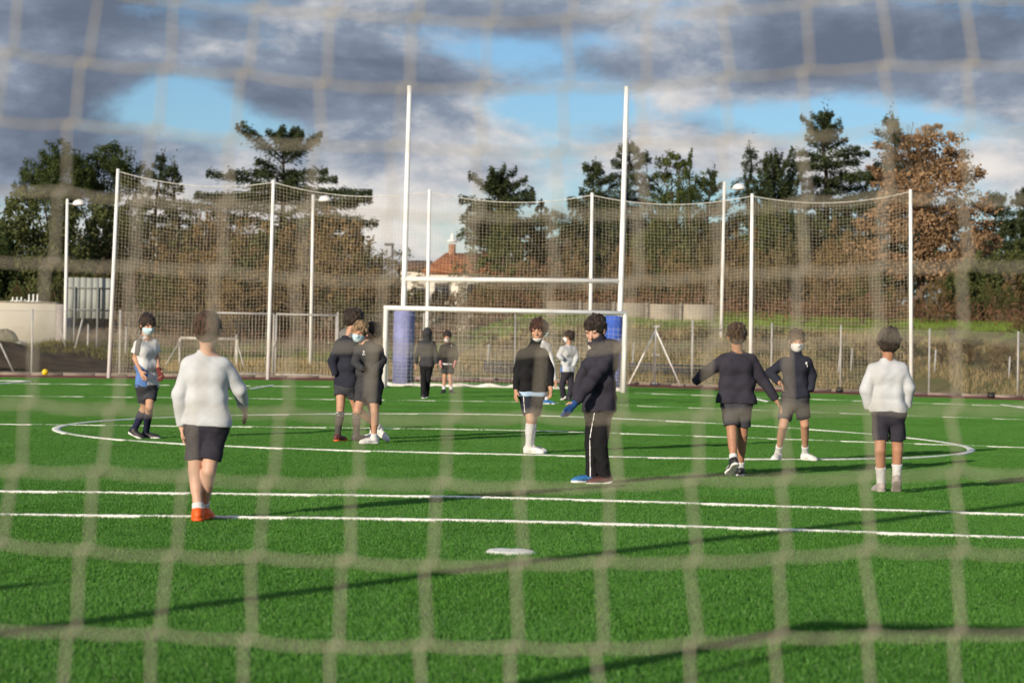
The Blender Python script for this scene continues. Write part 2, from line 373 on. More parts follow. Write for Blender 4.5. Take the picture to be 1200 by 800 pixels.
# tall ball-stop pole behind this goal line, whose shadow crosses the grass
for px0, hh_, lab in ((-6.45, 5.6, 'tall white net pole at the near left, beyond the goal'), (-7.9, 2.6, 'short white pole beyond the near left corner of the goal')):
    o = thing('net_pole', lab, 'pole', (px0, 2.6, float(zg(px0))))
    MB().segs([(0, 0, -.2)], [(0, 0, hh_)], .075, n=12, cap=True).build('shaft', white_paint, o, True, False)
    MB().lathe((0, 0, hh_), [(.0, .0), (.055, .0), (.055, .03), (.02, .05)], 12).build('cap', grey_steel, o, True, False)
# ================================================================== FAR GOAL
fg = thing('football_goal', 'white seven-a-side goal under the rugby posts', 'goal', (-.12, 54, 0))
a, b2 = G(450.5, 455.5), G(733, 460.5); GY = 54.0
xa, xb = PX(450.5, GY)+.02, PX(734, GY)-.04; za, zb = float(zg(xa)), float(zg(xb)); ztop = za+2.02
m_goal = mat('goal_paint', (.82, .82, .80), .35, .03, 3.)
for xx, zz in ((xa, za), (xb, zb)):
    MB().segs([(xx, GY, zz-.05)], [(xx, GY, ztop)], .057, n=14, cap=True).build('post', m_goal, fg, True)
MB().segs([(xa-.057, GY, ztop)], [(xb+.057, GY, ztop-.005)], .057, n=14, cap=True).build('crossbar', m_goal, fg, True)
YB, YTB = GY+1.5, GY+.75
for xx, zz in ((xa, za), (xb, zb)):
    MB().tube([(xx, GY, ztop), (xx, YTB, ztop-.02), (xx, YB, zz+.04)], .02, 8).build('stanchion', m_goal, fg, True)
    MB().segs([(xx, GY, zz+.03)], [(xx, YB, zz+.03)], .03, n=8, cap=True).build('side_bar', m_goal, fg, True)
MB().segs([(xa, YB, za+.04)], [(xb, YB, zb+.04)], .045, n=10, cap=True).build('ground_bar', m_goal, fg, True)
sk = MB(); q = np.linspace(xa, xb, 90); sk.tube(np.stack([q, YB-.12+.05*np.sin(q*5.3), zg(q)+.055+.018*np.sin(q*9.1)], 1), .05+.02*np.sin(q*7.7), 7); sk.build('gathered_net', m_netw, fg, True)
def net_panel(mb, p00, p10, p01, p11, nu, nv, r, sag=0.):
    u = np.linspace(0, 1, nu+1)[:, None, None]; v = np.linspace(0, 1, nv+1)[None, :, None]
    p00, p10, p01, p11 = map(np.asarray, (p00, p10, p01, p11))
    g = (p00*(1-u)+p10*u)*(1-v)+(p01*(1-u)+p11*u)*v
    g[..., 2] -= (sag*4*v*(1-v))[..., 0]; g[..., 1] += (sag*.6*4*v*(1-v))[..., 0]; g = g+RNG.normal(0, .006, g.shape)
    mb.segs(g[:-1].reshape(-1, 3), g[1:].reshape(-1, 3), r); mb.segs(g[:, :-1].reshape(-1, 3), g[:, 1:].reshape(-1, 3), r)
nb = MB()
net_panel(nb, (xa, YTB, ztop-.02), (xb, YTB, ztop-.02), (xa, YB, za+.05), (xb, YB, zb+.05), 50, 18, .0032, .12)
net_panel(nb, (xa, GY, ztop), (xb, GY, ztop), (xa, YTB, ztop-.02), (xb, YTB, ztop-.02), 50, 6, .0032, .05)
for xx, zz in ((xa, za), (xb, zb)): net_panel(nb, (xx, GY+.05, ztop), (xx, YTB, ztop-.02), (xx, GY+.05, zz+.05), (xx, YB, zz+.05), 9, 17, .0045, 0)
nb.build('netting', m_netw, fg)
# ================================================================== RUGBY POSTS with blue pads
RY = 56.6
rp = thing('rugby_posts', 'tall white H-shaped rugby posts behind the far goal', 'rugby posts', (0, RY, 0))
def rpost(top, low):
    T, L = P(*top, RY), P(*low, RY); B = L+(L-T)*((L[2]-float(zg(L[0])))/(T[2]-L[2])); return T, B
for top, low in (((480, 102), (473, 360)), ((734.5, 103), (727, 362))):
    T, B = rpost(top, low)
    MB().tube([B-np.array([0, 0, .1]), B+(T-B)*.3, T], [.075, .072, .062], 14).build('post', m_goal, rp, True)
    MB().lathe(T, [(.0, -.005), (.066, -.005), (.066, .02), (.02, .04)], 12).build('cap', m_goal, rp, True)
A1, A2 = P(476, 327, RY), P(729, 329.5, RY)
MB().segs([A1], [A2], .062, n=12, cap=True).build('crossbar', m_goal, rp, True)
m_pad = mat('pad_vinyl', (.24, .26, .48), .65, .10, 2.5, .12, 6., spec=.25)
m_pad2 = mat('pad_vinyl_blue', (.05, .12, .50), .6, .12, 2.5, .3, 6., spec=.3)
for (px0, px1, y0, y1, mm, lab) in ((460, 485, 365, 449, m_pad, 'periwinkle blue padding wrapped round the foot of the rugby post behind the left goalpost'),
                                    (709, 732, 371, 455, m_pad2, 'bright blue crash pad round the rugby post near the dark padded coat')):
    x0, x1 = PX(px0, RY-.3), PX(px1, RY-.3); zt0 = P((px0+px1)/2, y0, RY)[2]; zb0 = float(zg(x0))
    o = thing('post_pad', lab, 'post pad', ((x0+x1)/2, RY, zb0), 'pads round the rugby posts', rz=rad(-35))
    w = (x1-x0)/1.36; H = zt0-zb0
    me_ = MB().box((0, 0, H/2+.02), (w, w, H), bev=.022)
    me_.build('padding', mm, o, True, False)
# ================================================================== BALL-STOP NET
BS = 64.3
bs = thing('ball_stop_net', 'high white net strung between six tall poles behind the far goal', 'net fence', (0, BS, 0))
tops = [(138.5, 198), (320.5, 211), (503.5, 222), (694, 226), (881.5, 227), (1067, 222)]; bots = [(127.5, 443), (314, 443.5), (499.5, 447), (691, 450), (879.5, 457), (1068, 466)]
PT, PB = [], []
for (tx, ty), (bx, by) in zip(tops, bots):
    T = P(tx, ty, BS); B = P(bx, by, BS); B[2] = float(zg(np.clip(B[0], -16, 16))); PT.append(T); PB.append(B)
    MB().tube([B-np.array([0, 0, .1]), (T+B)/2, T], [.062, .058, .05], 10).build('pole', m_goal, bs, True)
bt = MB(); rope = MB()
for k in range(5):
    T0, T1, B0, B1 = PT[k], PT[k+1], PB[k]+np.array([0, 0, .12]), PB[k+1]+np.array([0, 0, .12])
    nu, nv = 46, 55
    u = np.linspace(0, 1, nu+1); top = T0[None]*(1-u)[:, None]+T1[None]*u[:, None]; top[:, 2] -= .07+.26*4*u*(1-u); top[:, 1] += .10*np.sin(np.pi*u)
    bot = B0[None]*(1-u)[:, None]+B1[None]*u[:, None]
    v = np.linspace(0, 1, nv+1)[None, :, None]; g = bot[:, None]*(1-v)+top[:, None]*v
    g[..., 1] += .15*(np.sin(np.pi*u)[:, None]*np.sin(np.pi*v[..., 0])); g = g+RNG.normal(0, .007, g.shape)
    g[..., 0] += .03*np.sin(g[..., 2]*1.3+k)*np.sin(np.pi*u)[:, None]
    bt.segs(g[:-1].reshape(-1, 3), g[1:].reshape(-1, 3), .0031); vv = g[:, ::5]
    bt.segs(vv[:, :-1].reshape(-1, 3), vv[:, 1:].reshape(-1, 3), .0031)
    rope.tube(top, .012, 5)
bt.build('netting', mat('stop_net_cord', (.62, .54, .40), .8, .1, 2.), bs)
rope.build('top_rope', m_netw, bs, True)
# ================================================================== LOW CHAIN-LINK FENCE and gate
CF = 68.0
cf = thing('chain_link_fence', 'low grey chain-link fence along the back of the track', 'fence', (0, CF, 0))
m_wire = mat('galvanised_wire', (.36, .35, .32), .5, .1, 5., metal=.3)
fpx = [-66, 38, 141, 246, 396, 497, 604, 708, 812, 905, 986, 1090, 1194, 1300]
FH = 2.05
for q in fpx:
    x = PX(q, CF); z0 = float(zg(np.clip(x, -16, 16)))+.02
    MB().segs([(x, CF, z0-.1)], [(x-.02, CF, z0+FH)], .032, n=8, cap=True).build('fence_post', grey_steel, cf, True)
wm = MB()
def chain(x0, x1, y, z0f, h, pitch):
    n = int((x1-x0)/pitch); A, B = [], []
    m_ = int(h/pitch)
    for i in range(-m_, n+1):
        for sgn in (1, -1):
            i0, i1 = (max(i, 0), min(i+m_, n)) if sgn > 0 else (min(i+m_, n), max(i, 0))
            if i1 == i0: continue
            za_ = (i0-i) if sgn > 0 else (i+m_-i0); zb_ = (i1-i) if sgn > 0 else (i+m_-i1)
            xa_, xb_ = x0+i0*pitch, x0+i1*pitch
            A.append((xa_, y, z0f(xa_)+.04+za_*pitch)); B.append((xb_, y, z0f(xb_)+.04+zb_*pitch))
    return A, B
zf = lambda x: float(zg(np.clip(x, -16, 16)))
for x0, x1 in ((PX(-66, CF), PX(246, CF)), (PX(396, CF), PX(1300, CF))):
    A, B = chain(x0, x1, CF, zf, FH-.08, .085); wm.segs(A, B, .0017)
    for hh_ in (.06, FH-.06): wm.segs([(x0, CF, zf(x0)+hh_)], [(x1, CF, zf(x1)+hh_)], .006)
wm.build('wire_mesh', m_wire, cf)
for q0, q1 in (((0, 402), (16, 436)), ((68, 380), (77, 405)), ((97, 373), (88, 408))):
    A, B = P(*q0, CF+.05), P(*q1, CF+.05)
    MB().segs([B], [A], .028, n=7, cap=True).build('brace', grey_steel, cf, True)
gt = thing('mesh_gate', 'wide grey double gate with upright mesh behind the tall boys', 'gate', (PX(320, CF), CF, 0))
x0, xm, x1 = PX(250, CF), PX(322, CF), PX(394, CF); gz0, gz1 = zf(xm)+.08, zf(xm)+1.98
for a, b in ((x0, xm-.04), (xm+.04, x1)):
    MB().segs([(a, CF, gz0), (b, CF, gz0), (a, CF, gz0), (a, CF, gz1)], [(a, CF, gz1), (b, CF, gz1), (b, CF, gz0), (b, CF, gz1)], .034, n=8, cap=True).build('leaf_frame', grey_steel, gt, True)
    q = np.arange(a+.11, b-.05, .11)
    MB().segs(np.stack([q, q*0+CF, q*0+gz0], 1), np.stack([q, q*0+CF, q*0+gz1], 1), .006, n=4).build('upright_bars', m_wire, gt)
MB().box((xm, CF-.05, gz0+.95), (.10, .05, .16), bev=.01).build('latch', grey_steel, gt)
# further fence posts standing on the bank
for i, (q0, y0, q1, y1) in enumerate(((985, 427, 983, 459), (999, 423, 998, 458), (1097, 438, 1096, 462), (1184, 432, 1183, 464), (277, 392, 276, 425), (573, 408, 572, 446), (743, 424, 742, 452), (165, 397, 164, 420), (103, 380, 103, 408), (142+6, 383, 147, 412))):
    d = 70.5+.35*(i % 3) if i not in (4, 7, 8, 9) else 76+i*.3
    x = PX(q1, d); z0 = float(zt(x, d)); zt1 = P(q0, y0, d)[2]
    tag(MB().segs([(x, d, z0-.15)], [(PX(q0, d), d, max(zt1, z0+.75))], .03, n=8, cap=True).build('marker_post', grey_steel, None, True), 'thin grey stake standing on the dry bank behind the fence', 'post', 'stakes on the bank')
# ================================================================== LAMP POLES
m_lamp = mat('lamp_shell', (.80, .80, .78), .35, .04, 5.)
def dome_lamp(pole_top, pole_bot, lamp, d, lab):
    T, L = P(*pole_top, d), P(*lamp, d); bx = PX(pole_bot[0], d); z0 = float(zt(bx, d)); B = np.array((bx, d, z0))
    o = thing('floodlight_pole', lab, 'lamp post', B, 'dome lamp poles behind the net')
    MB().tube([B-np.array([0, 0, .2]), (B+T)/2, T], [.065, .058, .048], 10).build('pole', m_goal, o, True)
    arm0 = T.copy(); arm0[2] = L[2]+.02; arm0[0] = T[0]+(B[0]-T[0])*(T[2]-arm0[2])/(T[2]-z0)
    MB().segs([arm0], [L], .018, n=7, cap=True).build('arm', grey_steel, o, True)
    r = .23*d/75
    MB().lathe(L, [(r*.98, -.03), (r, .0), (r*.93, r*.28), (r*.7, r*.55), (r*.35, r*.72), (r*.06, r*.78)], 18).build('dome', m_lamp, o, True)
    MB().lathe(L, [(r*.1, -.07), (r*.8, -.05), (r*.9, -.025)], 18).build('diffuser', mat('lamp_glass', (.45, .46, .48), .2, .02), o, True)
dome_lamp((79, 233), (76.5, 372), (93, 239.5), 74.5, 'white pole with a small dome lamp beside the grey board')
dome_lamp((367, 228), (364.5, 435), (381, 235), 75, 'white dome lamp pole above the mesh gate')
dome_lamp((849, 213), (845, 440), (866, 221), 75, 'white dome lamp pole right of the white tripod frame')
def street_lamp(top, bot, d, lab, side=-1):
    T = P(*top, d); x = PX(bot[0], d); z0 = float(zt(x, d)); B = np.array((x, d, z0))
    o = thing('street_lamp', lab, 'street lamp', B, 'street lamps on the road behind')
    s = d/110
    MB().tube([B-np.array([0, 0, .2]), (B+T)/2, T], [.09*s, .075*s, .06*s], 10).build('pole', mat('pale_steel', (.55, .55, .53), .5), o, True)
    MB().box(T+np.array([side*.16*s, 0, .03]), (.5*s, .24*s, .11*s), bev=.03*s).build('lamp_head', m_lamp, o, True)
    MB().box(T+np.array([side*.2*s, 0, -.035*s]), (.36*s, .18*s, .03*s), bev=.01*s).build('lamp_glass', mat('lamp_glass', (.45, .46, .48), .2), o, True)
street_lamp((183.5, 280), (181, 352), 118, 'slim street lamp between the grey board and the gate')
street_lamp((460, 287), (457.5, 350), 128, 'slim street lamp just left of the rugby post')
street_lamp((744.5, 286), (741.5, 357), 118, 'slim street lamp just right of the rugby posts')
street_lamp((973.5, 289), (972, 370), 112, 'slim street lamp in front of the green mesh screen')
# ================================================================== GREY BOARD seen from behind
BD = 76.0
bo = thing('notice_board', 'big grey board of upright sheets seen from behind', 'board', (PX(104, BD), BD, float(zt(PX(104, BD), BD))))
m_sheet = mat('board_sheet', (.30, .32, .30), .7, .05, 2., spec=.15)
z0, z1 = P(104, 373, BD)[2], P(104, 325.5, BD)[2]; xs0, xs1 = PX(78.5, BD), PX(129, BD); nP = 7; w = (xs1-xs0)/nP
for i in range(nP):
    MB().box((xs0+(i+.5)*w, BD, (z0+z1)/2+.003*((i*7) % 3)), (w-.007, .03+.006*(i % 2), z1-z0), bev=.003).build('panel', m_sheet, bo)
m_fr = mat('board_frame', (.20, .21, .21), .6, .1)
for q in (86.5, 113.5):
    x = PX(q, BD-.08); MB().segs([(x, BD-.07, float(zt(x, BD))-.2)], [(x, BD-.07, z1-.32)], .036, n=8, cap=True).build('support_post', m_fr, bo, True)
for zz in (z0+.30, z1-.36): MB().box(((xs0+xs1)/2, BD-.045, zz), (xs1-xs0-.04, .04, .05), bev=.006).build('rail', m_fr, bo)
# ================================================================== CREAM WALL, MOUND, TARPAULIN, PIPE
WD = 83.0
x1 = PX(64.5, WD); x0 = x1-14; zb_ = float(zt(x1, WD))-.6; ztp = P(64, 355.5, WD)[2]
cw = thing('cream_wall', 'long cream rendered wall at the left behind the earth mound', 'wall', ((x0+x1)/2, WD, zb_))
MB().box(((x0+x1)/2, WD+.2, (zb_+ztp)/2), (x1-x0, .4, ztp-zb_), bev=.012).build('render_face', mat('cream_render', (.92, .84, .68), .9, .03, .6, .1, 12.), cw)
MB().box(((x0+x1)/2, WD+.2, ztp+.025), (x1-x0+.06, .46, .05), bev=.01).build('coping', mat('coping_stone', (.62, .55, .46), .9, .1), cw)
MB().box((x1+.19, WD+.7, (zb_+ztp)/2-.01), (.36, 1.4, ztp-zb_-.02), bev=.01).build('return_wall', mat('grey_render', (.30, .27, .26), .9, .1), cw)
rl = thing('white_railing', 'short white railing poking up behind the cream wall', 'railing', (PX(30, 88), 88, float(zt(PX(30, 88), 88))))
for q in (14, 19, 24, 28.5, 33, 38, 43): 
    x = PX(q, 88); MB().box((x, 88, P(q, 350, 88)[2]-.6), (.06, .04, 1.70-((q*7) % 5)*.12), bev=.008).build('paling', white_paint, rl)
for yy in (353,): MB().box((PX(29, 88), 88.035, P(29, yy, 88)[2]), (1.25, .03, .06), bev=.006).build('rail', white_paint, rl)
# dark earth mound
def mound(x, y):
    cx0 = -19.5; h = .92*np.exp(-((x-cx0)/6.0)**4)*np.exp(-((y-73.2)/4.5)**4)
    return zt(x, y)-.10+h*(1+.16*wob(x, y, 2.3))+.035*wob(x*3, y*3)
v, f = grid(np.linspace(-30, -11, 80), np.linspace(68.6, 82, 50), mound)
m_earth = mat('dark_earth', (.058, .038, .022), .95, .35, 1.5, 1., 9., spec=.1, coord='pos')
tag(mesh_obj('earth_mound', v, [f], m_earth, None, True), kind='structure')
n_ = 7000; gx_ = RNG.uniform(-26, -12.2, n_); gy_ = RNG.uniform(72.2, 78.5, n_); gz_ = mound(gx_, gy_); gh_ = RNG.uniform(.06, .24, n_); ga_ = RNG.uniform(0, 6.28, n_); gl_ = RNG.normal(0, .3, (n_, 2))*gh_[:, None]
gv_ = np.stack([np.stack([gx_-np.cos(ga_)*.018, gy_-np.sin(ga_)*.018, gz_-.02], 1), np.stack([gx_+np.cos(ga_)*.018, gy_+np.sin(ga_)*.018, gz_-.02], 1), np.stack([gx_+gl_[:, 0], gy_+gl_[:, 1], gz_+gh_], 1)], 1).reshape(-1, 3)
tag(mesh_obj('mound_grass', gv_, [np.arange(3*n_).reshape(n_, 3)], mat('mound_grass', (.20, .16, .05), .9, .2, .6, 0, col2=(.07, .08, .02), spec=.1, island=.5, coord='pos')), kind='stuff')
def blob(name, c, r, m, lab, cat, amp=.12, n=20, seed=0):
    rg = np.random.default_rng(seed); ph = rg.random(6)*6
    th = np.linspace(0, 2*np.pi, n, endpoint=False); fi = np.linspace(-.35, np.pi/2, 9); pr = []
    v = []
    for a in fi:
        for b in th:
            k = 1+amp*(math.sin(2*b+ph[0])*math.cos(a)+.5*math.sin(5*b+3*a+ph[1])+.3*math.sin(9*b-4*a+ph[2]))
            v.append((r[0]*math.cos(a)*math.cos(b)*k, r[1]*math.cos(a)*math.sin(b)*k, r[2]*math.sin(a)*k))
    v = np.array(v)+np.array(c); i = np.arange(n); j = (i+1) % n
    q = np.concatenate([np.stack([i, j, j+n, i+n], 1)+k*n for k in range(8)])
    return tag(mesh_obj(name, v, [q], m, None, True), lab, cat)
c0 = P(5, 400, 75.2); c0[2] = float(mound(c0[0], 75.2)) ; blob('tarpaulin_heap', c0, (.52, .5, .62), mat('olive_tarp', (.20, .19, .13), .7, .15, 3., .6, 6.), 'olive tarpaulin heap before the cream wall', 'tarpaulin', seed=3)
c0 = P(24, 400, 75.0); c0[2] = float(mound(c0[0], 75.0))-.03; blob('boulder', c0, (.42, .36, .34), mat('pale_rock', (.42, .42, .42), .9, .2, 4., .6, 12.), 'pale rounded boulder on the mound before the cream wall', 'rock', .08, seed=5)
# yellow ball by the fence
yc = G(53, 437.5); yc[1] = 66.6; yc = P(53, 432, 66.6); r_ = .10; yc[2] = float(zg(yc[0]))+r_
m_ball = mat('yellow_ball', (.75, .52, .02), .45, .05)
yb = MB(); n = 16; prof = [(max(.001, r_*math.sin(a)), -r_*math.cos(a)) for a in np.linspace(0, np.pi, 13)]
bl = thing('ball', 'yellow ball lying by the fence at the foot of the dark mound', 'ball', yc)
MB().lathe((0, 0, 0), prof, 18).build('ball_skin', m_ball, bl, True, False)
MB().tube([(r_*1.003*math.cos(a), r_*1.003*math.sin(a)*.5, r_*1.003*math.sin(a)*.866) for a in np.linspace(0, 6.28, 24)], .003, 4, False).build('seam', mat('ball_seam', (.35, .22, .01), .6), bl, True, False)
# ================================================================== WHITE TRIPOD FRAME, TRAINING GOAL, SLATTED BINS
TF = 67.0
tf = thing('tripod_frame', 'white A-shaped frame with a centre pole beside the far goal', 'frame', P(768, 451, TF))
def zz_(p): p = p.copy(); p[2] = zf(p[0]); return p
ap = P(768.5, 387, TF); l1, l2, l3 = zz_(P(737, 447, TF)), zz_(P(797.5, 452, TF)), zz_(P(767.5, 451, TF))
for q in (l1, l2): MB().segs([q], [ap], .026, n=8, cap=True).build('leg', m_goal, tf, True)
MB().segs([l3+np.array([0, .3, 0])], [P(768.8, 382, TF)], .028, n=8, cap=True).build('centre_pole', m_goal, tf, True)
MB().box(P(769, 382.5, TF), (.26, .05, .05), bev=.008).build('top_plate', m_goal, tf); MB().box(P(768.5, 416, TF)+np.array([0, .12, 0]), (.28, .05, .05), bev=.008).build('cross_plate', m_goal, tf)
MB().box(l3+np.array([0, .3, .03]), (.22, .2, .05), bev=.01).build('foot_plate', m_goal, tf)
m_old = mat('worn_goal_paint', (.50, .48, .43), .6, .2, 3.)
def mini_goal(pxs, d, h, lab):
    q0, q1 = pxs; xa, xb = PX(q0, d), PX(q1, d); z = float(zt((xa+xb)/2, d))
    o = thing('training_goal', lab, 'goal', ((xa+xb)/2, d, z))
    for x, sx in ((xa, -1), (xb, 1)):
        MB().segs([(x, d, z-.1)], [(x, d, z+h)], .045, n=8, cap=True).build('post', m_old, o, True)
        MB().segs([(x+sx*.42, d-1.0, z-.1)], [(x, d, z+h-.1)], .025, n=7, cap=True).build('stay', m_old, o, True)
    MB().segs([(xa, d, z+h)], [(xb, d, z+h)], .045, n=8, cap=True).build('crossbar', m_old, o, True)
mini_goal((211, 278), 74, 1.0, 'small white practice goal behind the low fence by the gate')
def slat_box(px0, px1, y0, y1, d, lab, nslat):
    x0, x1 = PX(px0, d), PX(px1, d); zb0 = float(zt((x0+x1)/2, d)); zt0 = P((px0+px1)/2, y0, d)[2]; H = max(.35, zt0-zb0)
    o = thing('slatted_bench', lab, 'bench', ((x0+x1)/2, d, zb0))
    m_s = mat('dark_slat', (.045, .055, .085), .6, .2)
    for k in range(nslat): MB().box(((x0+x1)/2, d+.05*k, zb0+H*(k+.5)/nslat), (x1-x0, .05, H/nslat*.66), bev=.008).build('slat', m_s, o)
    for x in (x0+.06, (x0+x1)/2, x1-.06): MB().segs([(x, d+.05, zb0-.1)], [(x, d+.05*nslat+.03, zb0+H)], .03, n=7, cap=True).build('upright', mat('bench_steel', (.10, .10, .11), .5), o, True)
slat_box(567, 608, 423, 446, 69.3, 'dark slatted bench behind the net inside the far goal', 5)
slat_box(738, 842, 439, 452, 69.6, 'long low dark slatted bench behind the tripod frame', 3)
for q, lab in ((985, 'small dark box on the track right of the boy facing us'), (1163, 'small dark box on the track at the far right')):
    x = PX(q, 65.5); o = thing('sprinkler_box', lab, 'box', (x, 65.5, zf(x)))
    MB().box((0, 0, .07), (.2, .2, .15), bev=.02).build('housing', mat('dark_plastic', (.03, .03, .03), .5), o, False, False); MB().box((0, 0, .15), (.22, .22, .025), bev=.008).build('lid', mat('dark_plastic', (.03, .03, .03), .5), o, False, False)
# ================================================================== WHITE RETAINING WALL, HOUSES, SCREEN, CARS
RW = 82.3
xa, xb = PX(640, RW), PX(836, RW); z0 = float(zt(xa, RW))-.5; z1 = P(790, 356, RW)[2]
rw = thing('retaining_wall', 'low pale garden wall at the top of the bank', 'wall', ((xa+xb)/2, RW, z0))
nB = 5; w = (xb-xa)/nB
for i in range(nB):
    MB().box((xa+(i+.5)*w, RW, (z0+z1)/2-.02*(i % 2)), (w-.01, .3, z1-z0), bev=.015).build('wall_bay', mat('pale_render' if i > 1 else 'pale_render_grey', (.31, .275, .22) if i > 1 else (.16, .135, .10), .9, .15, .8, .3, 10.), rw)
for i in range(1, nB): MB().box((xa+i*w, RW-.03, (z0+z1)/2), (.14, .34, z1-z0+.05), bev=.012).build('pier', mat('pier_render', (.22, .195, .165), .9, .15), rw)
m_tile = bpy.data.materials.new('roof_tile'); m_tile.use_nodes = True; m_tile.node_tree.nodes.clear(); t = NT(m_tile.node_tree)
co = t.n('ShaderNodeTexCoord').outputs['Object']
nz = t.n('ShaderNodeTexNoise', ins={'Vector': co, 'Scale': 1.3, 'Detail': 6.}).outputs[0]
wv = t.n('ShaderNodeTexWave', wave_type='BANDS', bands_direction='X', ins={'Vector': co, 'Scale': 2.2, 'Distortion': .6}).outputs[1]
c = t.mix(t.ss(nz, .3, .7), (.26, .085, .035), (.46, .17, .07))
t.n('ShaderNodeOutputMaterial', ins={0: t.n('ShaderNodeBsdfPrincipled', ins={'Base Color': c, 'Roughness': .85, 'Normal': t.n('ShaderNodeBump', ins={'Height': wv, 'Strength': .8, 'Distance': .1}).outputs[0]}).outputs[0]})
m_wall = mat('house_render', (.72, .68, .60), .9, .08, .5, .2, 8.); m_glass = mat('window_glass', (.03, .035, .045), .1, .05)
def house(name, lab, px0, px1, d, y_eave, y_ridge, depth, windows=(), chim=None, roof=None):
    x0, x1 = PX(px0, d), PX(px1, d); xc = (x0+x1)/2; zb0 = float(zt(xc, d))-.5; ze = P((px0+px1)/2, y_eave, d)[2]; zr = P((px0+px1)/2, y_ridge, d)[2]
    o = thing(name, lab, 'house', (xc, d, zb0)); w = x1-x0; H = ze-zb0
    MB().box((0, depth/2, H/2), (w, depth, H), bev=.02).build('wall', m_wall, o, False, False)
    ov = .45; a = w/2+ov; b0, b1 = -ov, depth+ov; hr = zr-ze
    v = [(-a, b0, H), (a, b0, H), (a, b1, H), (-a, b1, H), (-a*.55, depth/2, H+hr), (a*.55, depth/2, H+hr)]
    v2 = [(x, y, z-.16) for x, y, z in v[:4]]
    rf = MB().add(np.array(v+v2), np.array([(0, 1, 5, 4), (2, 3, 4, 5), (0, 6, 7, 1), (1, 7, 8, 2), (2, 8, 9, 3), (3, 9, 6, 0), (9, 8, 7, 6)]), np.array([(1, 2, 5), (3, 0, 4)])).build('roof', roof or m_tile, o, False, False)
    if chim:
        cx, cw, ch = chim
        c_ = MB().box((cx, depth/2-.4, H+hr+ch/2-.4), (cw, cw*.8, ch+.6), bev=.02).build('chimney', mat('chimney_brick', (.34, .18, .11), .9, .2, 5.), o, False, False)
        MB().box((cx, depth/2-.4, H+hr+ch+.12), (cw*1.35, cw*1.1, .16), bev=.02).build('chimney_cap', white_paint, o, False, False)
        MB().lathe((cx, depth/2-.4, H+hr+ch+.2), [(.0, 0), (.13, 0), (.15, .3), (.10, .32), (.09, .42), (.02, .5)], 12).build('chimney_pot', white_paint, o, True, False)
    for (wx, wz, ww, wh) in windows:
        fr = MB().box((wx, -.02, wz), (ww+.16, .10, wh+.16), bev=.01).build('window', mat('window_frame', (.55, .52, .47), .6), o, False, False)
        MB().box((wx, -.06, wz), (ww, .06, wh), bev=.005).build('pane', m_glass, o, False, False)
    return o
house('tile_roof_house', 'white house with an orange tiled roof and white chimney pot', 501, 596, 150, 318, 294, 8, ((-1.9, 3.0, 1.0, 1.2), (.4, 3.0, 1.0, 1.2), (2.2, 3.0, .9, 1.2)), (-1.35, .5, .7))
house('dark_roof_house', 'low house with a dull brown roof left of the tiled house', 468, 506, 156, 314, 303, 7, ((.2, 3., .9, 1.),), None, mat('brown_roof', (.12, .075, .05), .9, .2, 2.))
house('garage_house', 'small pale house with a dark opening behind the ball-stop net', 862, 889, 135, 319, 311, 6, ((-.2, 2.5, .8, .9),))
house('gable_hut', 'tiny pale gabled hut among the trees right of the rugby posts', 806, 816, 128, 329, 320, 3, ())
gs = thing('mesh_screen', 'green mesh screen along the road behind the leaning net', 'screen', (PX(972, 116), 116, float(zt(PX(972, 116), 116))))
z0, z1 = float(zt(12, 116)), P(972, 352, 116)[2]
for k in range(5):
    xq0, xq1 = PX(948+k*10, 116), PX(948+k*10+9.5, 116)
    MB().box(((xq0+xq1)/2, 116, (z0+z1)/2+.1), (xq1-xq0, .03, z1-z0-.1), bev=.005).build('panel', mat('green_mesh', (.03, .12, .07), .8, .15, 4.), gs)
    MB().segs([(xq0, 116.05, z0-.1)], [(xq0, 116.05, z1+.1)], .03, n=6, cap=True).build('post', grey_steel, gs)
yr = thing('yellow_barrier', 'low yellow barrier rail beside the dark parked car', 'barrier', (PX(909, 105), 105, float(zt(PX(909, 105), 105))))
xq0, xq1 = PX(900, 105), PX(919, 105); zz = P(909, 373.5, 105)[2]
MB().segs([(xq0, 105, zz-.03)], [(xq1, 105, zz+.03)], .07, n=8, cap=True).build('rail', mat('yellow_paint', (.62, .46, .10), .5), yr, True)
for x in (xq0+.1, xq1-.1): MB().segs([(x, 105, float(zt(x, 105))-.1)], [(x, 105, zz)], .04, n=6, cap=True).build('post', mat('yellow_paint', (.62, .46, .10), .5), yr, True)
